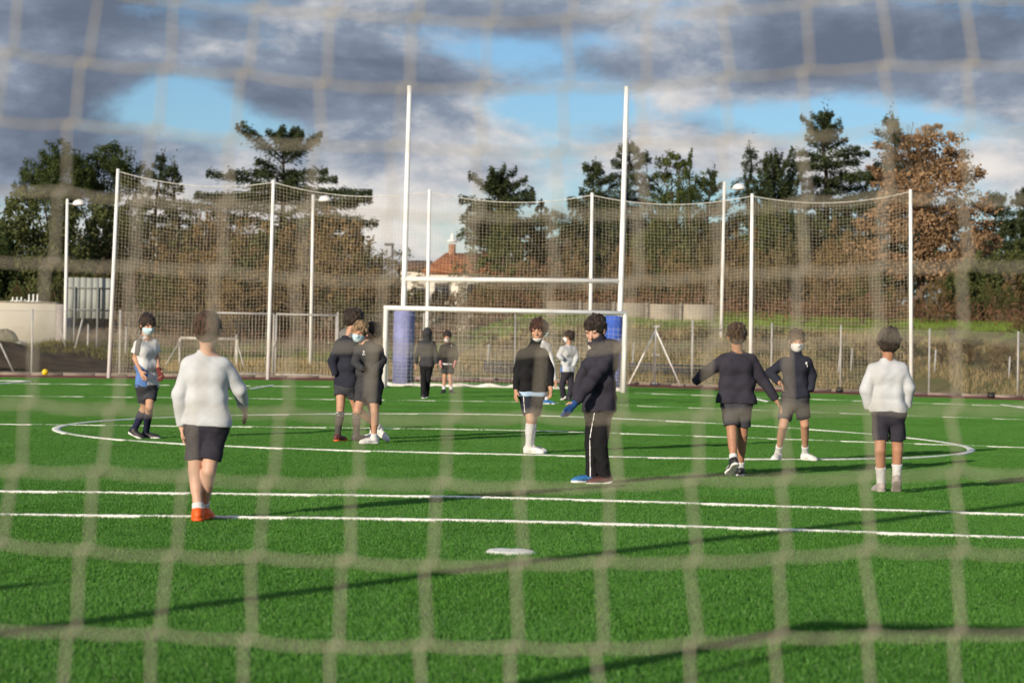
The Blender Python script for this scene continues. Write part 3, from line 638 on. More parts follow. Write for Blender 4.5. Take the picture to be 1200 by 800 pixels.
# ------------------------------------------------------------------ cars
def car(name, lab, loc, rz, paint):
    o = thing(name, lab, 'car', loc, 'parked cars on the road behind', rz)
    prof = [(-2.1, .35), (-2.12, .62), (-2.0, .86), (-1.55, .93), (-1.05, 1.34), (-.55, 1.46), (.45, 1.45), (1.0, 1.30), (1.45, .95), (2.0, .86), (2.12, .62), (2.08, .35)]
    W2 = .84; v, n = [], len(prof)
    for y, k in ((-W2, 1), (W2, 1)):
        for x, z in prof: v.append((x, y*(1 if z < .95 else 1-.32*(z-.9)), z))
    for y in (-W2-.03, W2+.03):
        for x, z in prof: v.append((x*.995, y if z < .95 else y*(1-.34*(z-.9)), .35 if z < .4 else z*.97))
    q = [(i, (i+1) % n, n+(i+1) % n, n+i) for i in range(n)]
    body = MB().add(np.array(v[:2*n]), np.array(q), np.arange(n)[::-1][None], (np.arange(n)+n)[None]).build('body', paint, o, False, False)
    for s in (-1, 1):
        win = [(-1.02, .98), (-.95, 1.24), (-.5, 1.36), (.42, 1.35), (.92, 1.22), (1.25, .98)]
        ww = np.array([(x, s*(W2*(1-.32*(z-.9)*(z > .95))+.012), z) for x, z in win]+[(x, s*(W2*(1-.32*(z-.9)*(z > .95))-.02), z) for x, z in win])
        m_ = 6; MB().add(ww, np.arange(m_)[None][:, ::s], np.array([(i, (i+1) % m_, m_+(i+1) % m_, m_+i) for i in range(m_)])).build('side_window', m_glass, o, False, False)
        for wx in (-1.3, 1.32):
            w_ = MB().tube([(wx, s*.66, .32), (wx, s*.86, .32)], .32, 16).build('wheel', mat('tyre', (.02, .02, .02), .8), o, False, False)
            MB().tube([(wx, s*.85, .32), (wx, s*.875, .32)], .19, 12).build('rim', grey_steel, o, False, False)
        MB().box((2.06, s*.6, .70), (.10, .32, .14), bev=.03).build('headlight', mat('lamp_glass', (.45, .46, .48), .2), o, False, False)
        MB().box((-2.08, s*.62, .76), (.08, .26, .18), bev=.02).build('tail_light', mat('tail_red', (.35, .02, .02), .3), o, False, False)
    for x0, z0, x1, z1 in ((1.05, 1.27, 1.42, .98), (-1.1, 1.29, -1.5, .97)):
        sg = 1 if x0 > 0 else -1
        MB().add(np.array([(x0+.015*sg, -.62, z0), (x0+.015*sg, .62, z0), (x1+.02*sg, .74, z1), (x1+.02*sg, -.74, z1), (x0-.03*sg, -.62, z0-.02), (x0-.03*sg, .62, z0-.02), (x1-.04*sg, .74, z1-.02), (x1-.04*sg, -.74, z1-.02)]), np.array([(0, 1, 2, 3), (4, 7, 6, 5), (0, 4, 5, 1), (1, 5, 6, 2), (2, 6, 7, 3), (3, 7, 4, 0)])).build('windscreen', m_glass, o, False, False)
    return o
cd = 148; x = PX(233, cd); car('parked_car', 'white car parked in the field behind the gate', (x, cd, float(zt(x, cd))), rad(188), mat('car_white', (.70, .70, .69), .25, .03))
cd = 118; x = PX(886, cd); car('parked_car', 'dark car parked at the top of the bank by the yellow rail', (x, cd, float(zt(x, cd))), rad(70), mat('car_dark', (.025, .028, .035), .25, .03))
cd = 95; x = PX(112, cd); car('parked_car', 'dark blue car parked behind the grey board', (x, cd, float(zt(x, cd))), rad(5), mat('car_blue', (.03, .05, .10), .3, .03))
# ================================================================== TREES
m_bark = mat('bark', (.13, .095, .065), .95, .25, 3., .8, 10., spec=.1)
m_barkd = mat('bark_dark', (.06, .046, .036), .95, .25, 3., .8, 10., spec=.1)
m_barkg = mat('bark_grey', (.26, .215, .17), .95, .2, 3., .6, 10., spec=.1)
def leafmat(n, a, b, vs=.7, tr=.25): return mat(n, b, .65, .2, vs, 0, col2=a, spec=.15, island=.55, transl=tr)
m_cedar = leafmat('cedar_needles', (0.0297, 0.0486, 0.0216), (0.1013, 0.1269, 0.0513))
m_cedarb = leafmat('blue_cedar_needles', (0.0390, 0.0572, 0.0390), (0.1235, 0.1495, 0.0910))
m_pine = leafmat('pine_needles', (0.0189, 0.0378, 0.0108), (0.0837, 0.1080, 0.0297))
m_oakev = leafmat('evergreen_leaves', (0.0351, 0.0540, 0.0162), (0.1418, 0.1512, 0.0540))
m_russet = leafmat('russet_leaves', (.15, .092, .050), (.42, .275, .155))
m_cyp = leafmat('cypress_scales', (0.0351, 0.0594, 0.0162), (0.1242, 0.1418, 0.0405))
m_oakdull = leafmat('dull_leaves', (0.0715, 0.0650, 0.0312), (0.2210, 0.1820, 0.0845))
m_olivebr = leafmat('faded_leaves', (0.1250, 0.0875, 0.0350), (0.3000, 0.2063, 0.0938))
m_twigs = [mat('twigs_%s' % k, c, .9, .2, .8, spec=.1, island=.4, col2=c2) for k, c, c2 in
           (('tan', (.215, .15, .088), (.085, .058, .034)), ('russet', (.20, .105, .062), (.075, .042, .025)), ('grey', (.30, .25, .19), (.13, .105, .078)), ('olive', (.165, .135, .065), (.065, .052, .024)))]
def nrm(a): return a/np.maximum(np.linalg.norm(a, axis=-1, keepdims=True), 1e-9)
def grow(rng, H, r0, levels, wig=.10, up=.15, K=3, trunk_top=1.0, lean=(0, 0)):
    k = 6
    t = np.linspace(0, 1, k+1); tr = np.stack([np.cumsum(np.r_[0, rng.normal(0, wig*H/k, k)])+lean[0]*t, np.cumsum(np.r_[0, rng.normal(0, wig*H/k, k)])+lean[1]*t, t*H*trunk_top], 1)
    pts = tr[None]; rads = (r0*(1-.8*t))[None]; L = np.array([H*trunk_top]); out = [(pts, rads)]
    for li, (nc, ang, ratio, t0, t1) in enumerate(levels):
        N = len(pts); kk = pts.shape[1]-1
        s = rng.uniform(t0, t1, (N, nc)).ravel()*kk; par = np.repeat(np.arange(N), nc); i = np.minimum(s.astype(int), kk-1); f = (s-i)[:, None]
        p = pts[par, i]*(1-f)+pts[par, i+1]*f; d = nrm(pts[par, i+1]-pts[par, i]); rr = rads[par, i]*(1-f[:, 0])+rads[par, i+1]*f[:, 0]
        q = nrm(np.cross(d, rng.normal(size=d.shape))); a = (ang*rng.uniform(.65, 1.3, len(p)))[:, None]
        nd = nrm(d*np.cos(a)+q*np.sin(a)+np.array([0, 0, up])); ln = L[par]*ratio*rng.uniform(.6, 1.15, len(p))*(1-.35*(s/kk))
        P_ = [p]
        for j in range(K):
            P_.append(P_[-1]+nd*(ln/K)[:, None]); nd = nrm(nd+rng.normal(0, .17, nd.shape)+np.array([0, 0, up*.4]))
        pts = np.stack(P_, 1); ro = np.minimum(rr*.62, r0*.6); rads = ro[:, None]*np.linspace(1, .45, K+1)[None]; L = ln; out.append((pts, rads))
    return out
def lv_segs(mb, lv, n, rmin=0.):
    pts, rads = lv; rads = np.maximum(rads, rmin)
    mb.segs(pts[:, :-1].reshape(-1, 3), pts[:, 1:].reshape(-1, 3), rads[:, :-1].ravel(), rads[:, 1:].ravel(), n=n)
def leaves(mb, c, size, rng, asp=.55, dirs=None, flat=0.):
    N = len(c); size = np.broadcast_to(size, N)*rng.uniform(.6, 1.35, N)
    d = nrm(rng.normal(size=(N, 3))) if dirs is None else nrm(dirs+rng.normal(0, .35, (N, 3)))
    q = rng.normal(size=(N, 3)); q[:, 2] *= (1-flat); w = nrm(np.cross(d, q)) if flat == 0 else nrm(np.cross(d, np.array([0, 0, 1.])+rng.normal(0, .4, (N, 3))))
    a = d*size[:, None]*.5; b = w*(size*asp)[:, None]*.5
    v = np.stack([c-a, c+b-a*.1, c+a, c-b-a*.1], 1).reshape(-1, 3)
    return mb.add(v, np.arange(4*N).reshape(N, 4))
def finish(name, label, cat, loc, tb, cb, mb_, mc, group=None, rz=0, twigmat=None):
    o = thing(name, label, cat, loc, group, rz)
    tb.build('trunk', mb_, o, True, False); cb.build('crown', mc, o, False, False)
    return o
def T_cedar(rng, H, W, nlev, droop=.25, bare=.18, needle=.20, dens=1.0, top_open=.0, upsweep=.1, ragged=.35, cone=True):
    tb, cb = MB(), MB(); k = 8; t = np.linspace(0, 1, k+1)
    sp = np.stack([np.cumsum(np.r_[0, rng.normal(0, .012*H, k)]), np.cumsum(np.r_[0, rng.normal(0, .012*H, k)]), t*H], 1)
    tb.tube(sp, .022*H*(1-.93*t)+.02, 8)
    C, Dr = [], []
    for li in range(nlev):
        zf_ = bare+(1-bare)*(li+rng.uniform(-.2, .3))/nlev
        if zf_ > .985: continue
        c0 = np.array([np.interp(zf_*H, sp[:, 2], sp[:, 0]), np.interp(zf_*H, sp[:, 2], sp[:, 1]), zf_*H])
        prof = min(1., (1.65*(1-zf_)**.85 if cone else 2.2*(1-zf_)**.8))*(.55+.45*min(1, zf_/max(.01, bare+.25)))
        nb = rng.integers(3, 6)
        a0 = rng.uniform(0, 6.28)
        for b in range(nb):
            a = a0+b*6.28/nb+rng.normal(0, .3); Ln = W*prof*rng.uniform(1-ragged*1.4, 1+ragged*.5)
            if Ln < .25: Ln = .25
            s = np.linspace(0, 1, 7); upz = upsweep*rng.uniform(.3, 1.6)
            path = np.stack([c0[0]+np.cos(a)*Ln*s, c0[1]+np.sin(a)*Ln*s, c0[2]+Ln*(upz*s*2-droop*s**2*1.6+(.6*(zf_ > .8))*s)], 1)
            tb.segs(path[:-1], path[1:], (.012*Ln+.012)*(1-s[:-1]*.8), (.012*Ln+.012)*(1-s[1:]*.8), n=4)
            nn_ = int(360*dens*Ln/2.)+14
            tt = rng.beta(1.5, 1.1, nn_)*.94+.1; pc = np.stack([np.interp(tt, s, path[:, i]) for i in range(3)], 1)
            lat = rng.normal(0, .24, nn_)*Ln*(1.12-tt)+rng.normal(0, .05, nn_)
            side = np.array([-math.sin(a), math.cos(a), 0])
            pc = pc+side*lat[:, None]; pc[:, 2] += rng.normal(.02, .11, nn_)-np.abs(lat)*.22*rng.uniform(.3, 1.8, nn_)
            C.append(pc); dd = np.array([math.cos(a), math.sin(a), -.15])+side*np.sign(lat)[:, None]*.7; dd[:, 2] -= rng.uniform(0, .5, nn_); Dr.append(dd)
    nt = int(40*dens); tp = sp[-1]+rng.normal(0, 1, (nt, 3))*np.array([.12, .12, .4])*H/12-np.array([0, 0, .2]); C.append(tp); Dr.append(rng.normal(0, .5, (nt, 3))+np.array([0, 0, 1.]))
    C = np.concatenate(C); Dr = np.concatenate(Dr); leaves(cb, C, needle, rng, .38, Dr, .6)
    return tb, cb
def T_lumps(rng, H, lumps, leaf, n, trunk_r, asp=.6, nlimb=14, gaps=.35, shellpow=.45):
    """rounded clumpy crown: lumps = (x, y, z, rx, ry, rz)"""
    tb, cb = MB(), MB(); base = np.zeros(3)
    tb.tube([(0, 0, -.3), (.05*H*rng.normal(0, .3), .0, H*.3), (0, 0, H*.6)], [trunk_r, trunk_r*.8, trunk_r*.4], 8)
    tot = sum(l[3]*l[5] for l in lumps)
    for l in lumps:
        c = np.array(l[:3]); r = np.array(l[3:6])
        tb.tube([(0, 0, H*.25), (c[0]*.5, c[1]*.5, (c[2]+H*.25)*.55), c], [trunk_r*.55, trunk_r*.35, trunk_r*.1], 5)
        m = int(n*l[3]*l[5]/tot); sub = max(5, int(m/70))
        sc = nrm(rng.normal(size=(sub, 3)))*rng.random((sub, 1))**shellpow; sc[:, 2] = np.where(sc[:, 2] < -.55, sc[:, 2]*.6, sc[:, 2])
        sr = rng.uniform(.20, .40, sub)
        idx = rng.integers(0, sub, m); off = nrm(rng.normal(size=(m, 3)))*(rng.random((m, 1))**.6)*sr[idx][:, None]
        pts = c+(sc[idx]+off)*r
        leaves(cb, pts, leaf, rng, asp)
    return tb, cb
def T_bare(rng, H, spread=.75, fine=.010, n5=3, leafy=None, leafn=0, leafsz=.12, multi=1):
    tb, cb = MB(), MB(); tips = []
    for m_ in range(multi):
        le = rng.normal(0, .16*H*(multi > 1), 2)
        lv = grow(rng, H*.62, .016*H+.02, [(7, spread, .62, .25, 1.), (5, .62, .60, .2, 1.), (4, .6, .62, .2, 1.), (n5, .6, .66, .2, 1.)], wig=.05, up=.16, lean=le)
        lv_segs(tb, lv[0], 7); lv_segs(tb, lv[1], 5); lv_segs(tb, lv[2], 4, .012); lv_segs(cb, lv[3], 3, fine); lv_segs(cb, lv[4], 3, fine*.8)
        tips.append(lv[4][0][:, 1:].reshape(-1, 3))
    return tb, cb, np.concatenate(tips)
rg = np.random.default_rng(5)
def place(px, d): x = PX(px, d); return np.array((x, d, float(zt(x, d))))
def hgt(px, y, d): return P(px, y, d)[2]-float(zt(PX(px, d), d))
def wm_(n, d): return n/FPX*d
# ---- cedars
def cedar(px, top, d, wpx, label, nlev=16, name='cedar_tree', m=None, **kw):
    H = hgt(px, top, d); tb, cb = T_cedar(rg, H, 1.75*wm_(wpx, d), int(nlev*1.15), **kw)
    return finish(name, label, 'tree', place(px, d), tb, cb, m_barkd, m or m_cedar)
cedar(330, 156, 118, 66, 'broad flat-topped cedar rising behind the net above the gate', 17, droop=.10, upsweep=.12, needle=.22, dens=1.35, bare=.25, ragged=.2, cone=False)
cedar(172, 178, 122, 30, 'ragged cedar just right of the dark pines', 14, droop=.2, ragged=.6, dens=.9)
cedar(211, 189, 128, 30, 'small pointed cedar top between the dark pines and the broad cedar', 15, droop=.25, dens=1.)
cedar(588, 208, 104, 36, 'drooping cedar with long bare-tipped boughs right of the tiled house', 17, droop=.30, upsweep=.35, dens=1.3, bare=.50, ragged=.5, cone=False)
cedar(735, 166, 124, 48, 'tall blue-green cedar rising behind the right rugby post', 17, m=m_cedarb, droop=.25, dens=1.2)
cedar(690, 192, 118, 34, 'dark leaning cedar left of the right rugby post', 15, droop=.2, upsweep=.3, dens=1.2, ragged=.5)
cedar(870, 170, 130, 30, 'thin sparse cedar behind the dome lamp on the right', 17, m=m_cedarb, droop=.3, dens=.55, ragged=.5)
cedar(907, 189, 112, 28, 'dark upswept cedar with finger-like tips behind the net', 13, droop=-.25, upsweep=.55, dens=1.7, ragged=.3, bare=.06)
cedar(962, 131, 116, 36, 'tallest dark cedar with open tiers right of the upswept cedar', 20, droop=.14, upsweep=.14, dens=1.35, bare=.22, ragged=.45, cone=False)
cedar(1043, 136, 120, 44, 'cedar whose tip stands behind the russet oak', 20, droop=.25, dens=1.1, bare=.15)
cedar(1158, 226, 128, 36, 'dark cedar in the gap right of the russet oak', 14, m=m_cedar, droop=.2, dens=1.2)
cedar(1200, 218, 122, 38, 'dark cedar cut by the right edge of the view', 14, droop=.2, dens=1.2)
cedar(828, 200, 122, 26, 'small dark cedar right of the pointed cypress', 13, droop=.15, upsweep=.3, dens=1.6, bare=.1)
# ---- pines, evergreen oaks, dense conifers
def lumped(px, top, d, wpx, label, name, cat, lumps, leaf, n, m, bark=None, tr=.16, **kw):
    H = hgt(px, top, d); w = wm_(wpx, d); L = [(x*w, y*w, z*H, rx*w, ry*w, rz*H) for x, y, z, rx, ry, rz in lumps]
    tb, cb = T_lumps(rg, H, L, leaf, n, tr, **kw)
    return finish(name, label, cat, place(px, d), tb, cb, bark or m_barkd, m)
PINE = [(-.45, 0, .82, .50, .5, .11), (-.1, .2, .90, .48, .5, .09), (.3, -.1, .87, .50, .5, .11), (.6, .1, .78, .45, .5, .11), (0, -.3, .74, .75, .5, .12), (-.65, -.1, .72, .42, .4, .09), (.3, 0, .64, .6, .5, .09)]
lumped(62, 162, 114, 46, 'dark pine at the far left, left of its twin', 'pine_tree', 'tree', PINE, .19, 15000, m_pine, asp=.3)
lumped(120, 162, 116, 52, 'dark round-headed pine beside the leftmost tall pole', 'pine_tree', 'tree', PINE[::-1], .19, 16000, m_pine, asp=.3)
BUSH = [(-.6, 0, .45, .5, .5, .36), (.55, .1, .5, .5, .5, .38), (0, -.2, .62, .62, .55, .37), (-.25, .2, .74, .42, .4, .24), (.35, .1, .76, .36, .4, .22), (0, -.4, .3, .85, .6, .28)]
lumped(40, 222, 100, 66, 'broad olive-green evergreen under the dark pines at the far left', 'evergreen_oak', 'tree', BUSH, .19, 15000, m_oakev, tr=.2)
lumped(128, 232, 104, 50, 'rounded dark evergreen behind the leftmost dome lamp', 'evergreen_oak', 'tree', BUSH[::-1], .18, 12000, m_oakev, tr=.2)
lumped(-10, 255, 92, 40, 'dark evergreen cut by the left edge of the view', 'evergreen_oak', 'tree', BUSH, .19, 6000, m_pine, tr=.2)
lumped(390, 240, 108, 52, 'dark rounded evergreen left of the tiled house', 'evergreen_oak', 'tree', BUSH, .17, 7500, m_olivebr, tr=.2)
lumped(292, 262, 98, 44, 'green-brown rounded evergreen right of the broad cedar trunk', 'evergreen_oak', 'tree', BUSH, .17, 6500, m_oakev, tr=.2)
CONE = [(0, 0, .18, .95, .9, .17), (.05, 0, .34, .85, .8, .15), (-.05, 0, .50, .72, .7, .14), (.03, 0, .66, .55, .55, .14), (0, 0, .80, .38, .38, .13), (0, 0, .92, .18, .18, .08)]
lumped(588, 236, 100, 38, 'dense bushy conifer beneath the drooping cedar', 'conifer', 'tree', CONE, .17, 9000, m_cyp, asp=.4)
lumped(631, 227, 106, 27, 'pointed yellow-green conifer right of the drooping cedar', 'conifer', 'tree', CONE, .17, 7000, m_cyp, asp=.4)
lumped(788, 177, 114, 40, 'broad bushy conifer with a rounded top right of the rugby posts', 'conifer', 'tree', [(0, 0, .2, .9, .9, .2), (.1, 0, .42, .95, .9, .2), (-.1, 0, .62, .85, .8, .18), (.15, 0, .78, .7, .7, .15), (-.15, 0, .88, .52, .5, .11), (.1, 0, .93, .3, .3, .07)], .18, 11000, m_cyp, asp=.4)
lumped(804, 170, 112, 10, 'thin pointed cypress beside the broad bushy conifer', 'cypress', 'tree', [(0, 0, .2, .95, .9, .2), (0, 0, .45, 1., .9, .2), (0, 0, .68, .85, .8, .18), (0, 0, .84, .55, .5, .12), (0, 0, .95, .25, .25, .06)], .15, 4500, m_pine, asp=.35)
lumped(700, 238, 110, 40, 'dark dense conifer behind the right rugby post', 'conifer', 'tree', CONE, .18, 8000, m_cedar, asp=.4)
lumped(770, 262, 106, 46, 'dark green spreading conifer behind the right part of the net', 'conifer', 'tree', BUSH, .18, 9000, m_cyp, asp=.4)
lumped(905, 232, 108, 40, 'dense dark conifer under the upswept cedar', 'conifer', 'tree', BUSH, .18, 8000, m_cyp, asp=.4)
lumped(960, 240, 112, 34, 'dark hedge-like conifer under the tallest cedar', 'conifer', 'tree', BUSH, .18, 7000, m_cedar, asp=.4)
lumped(1150, 288, 98, 36, 'dark green garden shrub right of the russet oak', 'shrub', 'shrub', BUSH, .17, 6000, m_oakev)
lumped(1196, 282, 100, 30, 'dark green garden shrub at the far right edge', 'shrub', 'shrub', BUSH, .17, 5000, m_oakev)
lumped(1120, 322, 94, 26, 'low dark shrub at the foot of the russet oak', 'shrub', 'shrub', BUSH, .14, 4000, m_oakev)
# ---- russet oak: limbs with dry leaves still on
def oak(px, top, d, wpx, n, label, lumps, m, leaf=.155):
    H = hgt(px, top, d); w = wm_(wpx, d); tb, cb = MB(), MB()
    lv = grow(rg, H*.8, .24, [(13, .8, .50, .15, 1.), (6, .6, .5, .25, 1.), (4, .6, .55, .2, 1.)], wig=.03, up=.12)
    lv_segs(tb, lv[0], 8); lv_segs(tb, lv[1], 5); lv_segs(tb, lv[2], 4, .014); lv_segs(tb, lv[3], 3, .01)
    L = [(x*w, y*w, z*H, rx*w, ry*w, rz*H) for x, y, z, rx, ry, rz in lumps]
    tb2, cb = T_lumps(rg, H, L, leaf, n, .12, asp=.75, shellpow=.5); tb.v += []; 
    return finish('russet_oak', label, 'tree', place(px, d), tb, cb, m_bark, m)
oak(1078, 137, 103, 74, 25000, 'big oak still hung with russet dry leaves', [(.1, 0, .93, .36, .3, .06), (.28, 0, .86, .48, .4, .09), (-.35, 0, .84, .46, .3, .08), (.02, .1, .76, .70, .5, .10), (.58, 0, .74, .46, .4, .10), (-.55, .1, .70, .40, .3, .08), (.0, -.2, .64, .80, .5, .10), (.3, 0, .54, .75, .5, .09), (-.3, -.2, .55, .6, .5, .09), (.65, 0, .52, .55, .4, .09), (-.5, 0, .48, .52, .4, .09),
    (.1, -.2, .44, .8, .5, .10), (-.75, 0, .32, .55, .4, .09), (.55, -.2, .34, .7, .4, .10), (-.1, -.3, .26, .85, .5, .09), (.95, 0, .40, .35, .3, .08), (-1.05, 0, .22, .4, .3, .06), (.8, -.2, .2, .5, .4, .07)], m_russet)
oak(243, 240, 108, 36, 5000, 'rounded orange-brown beech behind the left bay of the net', BUSH, m_olivebr, .17)
oak(1133, 250, 100, 28, 4200, 'smaller russet-leaved oak at the right of the big one', [(0, 0, .5, .8, .6, .2), (.1, 0, .75, .6, .5, .16), (-.3, 0, .3, .8, .6, .16), (.5, 0, .35, .7, .6, .16)], m_russet, .18)
# ---- bare trees: a few prototypes, then copies
GB = 'leafless trees of the thicket behind the net'
def bare_proto(H, tw, leaf=None, nleaf=0, **kw):
    tb, cb, tips = T_bare(rg, H, **kw)
    o = thing('bare_tree', 'leafless brown tree in the thicket behind the ball-stop net', 'tree', (0, 0, 0), GB)
    tb.build('trunk', m_bark if tw != 2 else m_barkg, o, True, False); cb.build('twigs', m_twigs[tw], o, False, False)
    if nleaf:
        lb = MB(); leaves(lb, tips[rg.integers(0, len(tips), nleaf)]+rg.normal(0, .07, (nleaf, 3)), .13, rg, .6); lb.build('dry_leaves', leaf, o, False, False)
    return o
FAD = 'brown-leaved thicket trees behind the net'
fprotos = []
for k_, (mm, n_) in enumerate(((m_olivebr, 4200), (m_oakev, 4200), (m_olivebr, 3600), (m_oakdull, 4200))):
    L_ = [(x*2.6+rg.normal(0, .25), y*2.4, z*6, rx*2.6, ry*2.4, rz*6) for x, y, z, rx, ry, rz in (BUSH if k_ % 2 else BUSH[::-1])]
    tb, cb = T_lumps(rg, 6., L_, .17, n_, .15, asp=.5, shellpow=.55)
    tb2, cb2, _t = T_bare(rg, 6.3, spread=.7, fine=.015, multi=1); 
    o_ = finish('thicket_tree', 'dense brown and olive thicket tree behind the ball-stop net', 'tree', (0, 0, 0), tb, cb, m_bark, mm, FAD); cb2.build('twigs', m_twigs[k_], o_, False, False); fprotos.append(o_)
fused = set()
def put_fad(k, px, top, d):
    o = copy_tree(fprotos[k]) if k in fused else fprotos[k]; fused.add(k)
    s_ = max(.2, hgt(px, top, d)/6.3); o.location = place(px, d)-np.array([0, 0, .1]); o.scale = (s_*rg.uniform(.8, 1.15), s_, s_); o.rotation_euler = (0, 0, rg.uniform(0, 6.28))
for px, top, d in ((165, 262, 112), (196, 240, 116), (222, 268, 100), (262, 244, 114), (300, 236, 112), (352, 232, 114), (372, 262, 100), (412, 262, 112), (335, 285, 96), (190, 300, 94), (445, 300, 104), (255, 312, 92), (400, 318, 94), (125, 300, 94), (72, 300, 92), (20, 318, 90),
                   (566, 322, 96), (612, 296, 96), (650, 258, 110), (672, 292, 98), (715, 276, 104), (745, 250, 112), (752, 300, 98), (815, 262, 108), (838, 236, 116), (850, 296, 100), (872, 262, 106), (800, 312, 97), (930, 262, 104), (985, 250, 108), (1005, 292, 98), (955, 318, 96), (1050, 325, 92), (1165, 318, 94), (490, 345, 96)):
    put_fad(int(rg.integers(0, 4)), px, top, d)
for px, top, d in ((148, 236, 118), (182, 252, 108), (240, 282, 97), (280, 276, 99), (318, 262, 106), (362, 292, 95), (385, 276, 104), (425, 296, 98), (468, 318, 104), (474, 322, 122), (570, 268, 110), (632, 262, 112), (665, 246, 118), (690, 270, 102), (728, 282, 99), (760, 246, 116), (785, 285, 101), (828, 272, 104), (858, 246, 118), (890, 288, 100), (915, 280, 106), (942, 246, 114), (972, 272, 103), (1000, 262, 112), (1022, 305, 94), (1100, 318, 92), (1140, 300, 100), (1185, 308, 96), (55, 262, 104), (95, 262, 106), (0, 280, 100)):
    put_fad(int(rg.choice([0, 2, 3, 1, 0, 3])), px, top, d)
protos = [bare_proto(6., 0, m_olivebr, 2200, spread=.75, fine=.015, multi=2), bare_proto(6., 1, m_russet, 1500, spread=.9, fine=.014, multi=2), bare_proto(6., 2, spread=.6, fine=.015, n5=4),
          bare_proto(6., 3, m_oakev, 2000, spread=.8, fine=.015, multi=3), bare_proto(6., 0, spread=.7, fine=.016, n5=4)]
used = set()
def put_bare(k, px, top, d, label=None, wide=1.0, group=GB):
    if k in used: o = copy_tree(protos[k])
    else: o = protos[k]; used.add(k)
    H = hgt(px, top, d); s = max(.2, H/6.4); p = place(px, d); o.location = p-np.array([0, 0, .1]); o.scale = (s*wide, s*wide, s); o.rotation_euler = (0, 0, rg.uniform(0, 6.28))
    o['label'] = label or 'leafless brown tree in the thicket behind the ball-stop net'
    return o
put_bare(2, 432, 236, 112, 'pale grey leafless tree standing against the sky left of the tiled house')
put_bare(2, 1133, 196, 106, 'tall pale leafless tree just right of the russet oak', .8)
put_bare(4, 655, 262, 100, 'pale leafless tree under the right half of the rugby crossbar')
put_bare(4, 768, 160, 126, 'tall leafless tree peeping up behind the broad bushy conifer', .8)
for px, top, d, k in ((516, 296, 120, 2), (546, 300, 116, 4), (532, 318, 112, 0)): put_bare(k, px, top, d, None, .9)
for pxa, pxb, t0, t1, da, db, n in ((-20, 150, 305, 345, 88, 100, 9), (150, 450, 236, 300, 92, 118, 17), (150, 450, 300, 345, 84, 96, 11), (455, 560, 326, 350, 86, 110, 8), (560, 700, 250, 330, 90, 116, 8), (640, 860, 285, 335, 94, 108, 12),
                                  (860, 1010, 285, 335, 96, 112, 8), (1000, 1200, 322, 352, 88, 100, 8)):
    for i in range(n):
        k = int(rg.choice([0, 0, 1, 3, 4, 0, 2])); put_bare(k, pxa+(i+rg.uniform(.1, .9))*(pxb-pxa)/n, rg.uniform(t0, t1), rg.uniform(da, db), None, 1.25)
for px, top, d, k in ((1040, 360, 80, 4), (1115, 372, 76, 2), (1170, 385, 74, 4), (1010, 352, 86, 0), (1195, 372, 77, 0), (940, 372, 82, 1), (505, 362, 84, 1), (560, 360, 88, 0), (905, 402, 73, 3), (960, 398, 73, 0), (1015, 405, 72, 1), (1062, 398, 73, 3), (1105, 404, 72, 0), (1140, 395, 73, 3), (1185, 404, 72, 1), (880, 410, 72, 0), (820, 408, 73, 3), (790, 415, 72, 1), (700, 405, 73, 0), (655, 410, 72, 3), (620, 402, 74, 1), (580, 405, 73, 0), (540, 398, 75, 3), (1035, 420, 71, 0), (1160, 420, 71, 0), (985, 418, 71, 3)):
    o = put_bare(k, px, top, d, 'leafless twiggy bush growing on the bank behind the fence', 1.5); o.name = 'bare_bush'; o['group'] = 'leafless bushes on the bank'; o['category'] = 'bush'
# ---- the far wood that closes the view: one mass nobody could count
cb = MB(); n = 26000
wx = rg.uniform(-62, 62, n); wy = rg.uniform(150, 205, n); wh = 2.6+1.8*np.abs(wob(wx*.4, wy*.2))+1.2*np.abs(wob(wx*1.1, wy*.7))
wz = zt(wx, wy)+wh*rg.random(n)**.7
leaves(cb, np.stack([wx, wy, wz], 1), .55, rg, .5)
tag(cb.build('far_wood', mat('far_wood', (.17, .13, .085), .9, .2, .25, 0, col2=(.05, .056, .030), spec=.1, island=.3), None), kind='stuff')
# ---- low scrub on the crest and tussocks of dead grass on the bank
cb = MB(); n = 9000
sx = rg.uniform(-21, 24, n); sy = rg.uniform(86, 96, n)+1.2*wob(sx, sx*.3); sh = .55+.5*np.abs(wob(sx*1.3, sy)); sz = zt(sx, sy)+sh*rg.random(n)
leaves(cb, np.stack([sx, sy, sz], 1), .30, rg, .14, rg.normal(0, .7, (n, 3))+np.array([0, 0, 1.]))
tag(cb.build('scrub', m_twigs[1], None), kind='stuff')
def tussocks(n, xr, yr, h, m, name, dens=None):
    x = rg.uniform(*xr, n); y = rg.uniform(*yr, n)
    keep = wob(x*1.4, y*1.4) > dens; keep &= ~((x < -12.5) & (y < 78)); x, y = x[keep], y[keep]; n = len(x)
    z = zt(x, y); hh = rg.uniform(.35, 1., n)*h; a = rg.uniform(0, 6.28, n); w = hh*.035+.006
    lean = rg.normal(0, .35, (n, 2))*hh[:, None]
    b0 = np.stack([x-np.cos(a)*w, y-np.sin(a)*w, z-.02], 1); b1 = np.stack([x+np.cos(a)*w, y+np.sin(a)*w, z-.02], 1); t0 = np.stack([x+lean[:, 0], y+lean[:, 1], z+hh], 1)
    v = np.stack([b0, b1, t0], 1).reshape(-1, 3); tag(mesh_obj(name, v, [np.arange(3*n).reshape(n, 3)], m), kind='stuff')
m_dry = mat('dead_grass', (.44, .34, .17), .9, .2, .5, 0, col2=(.20, .15, .065), spec=.1, island=.5, coord='pos')
m_grn = mat('bank_grass', (.17, .24, .045), .8, .2, .5, 0, col2=(.075, .13, .020), spec=.15, island=.5, coord='pos')
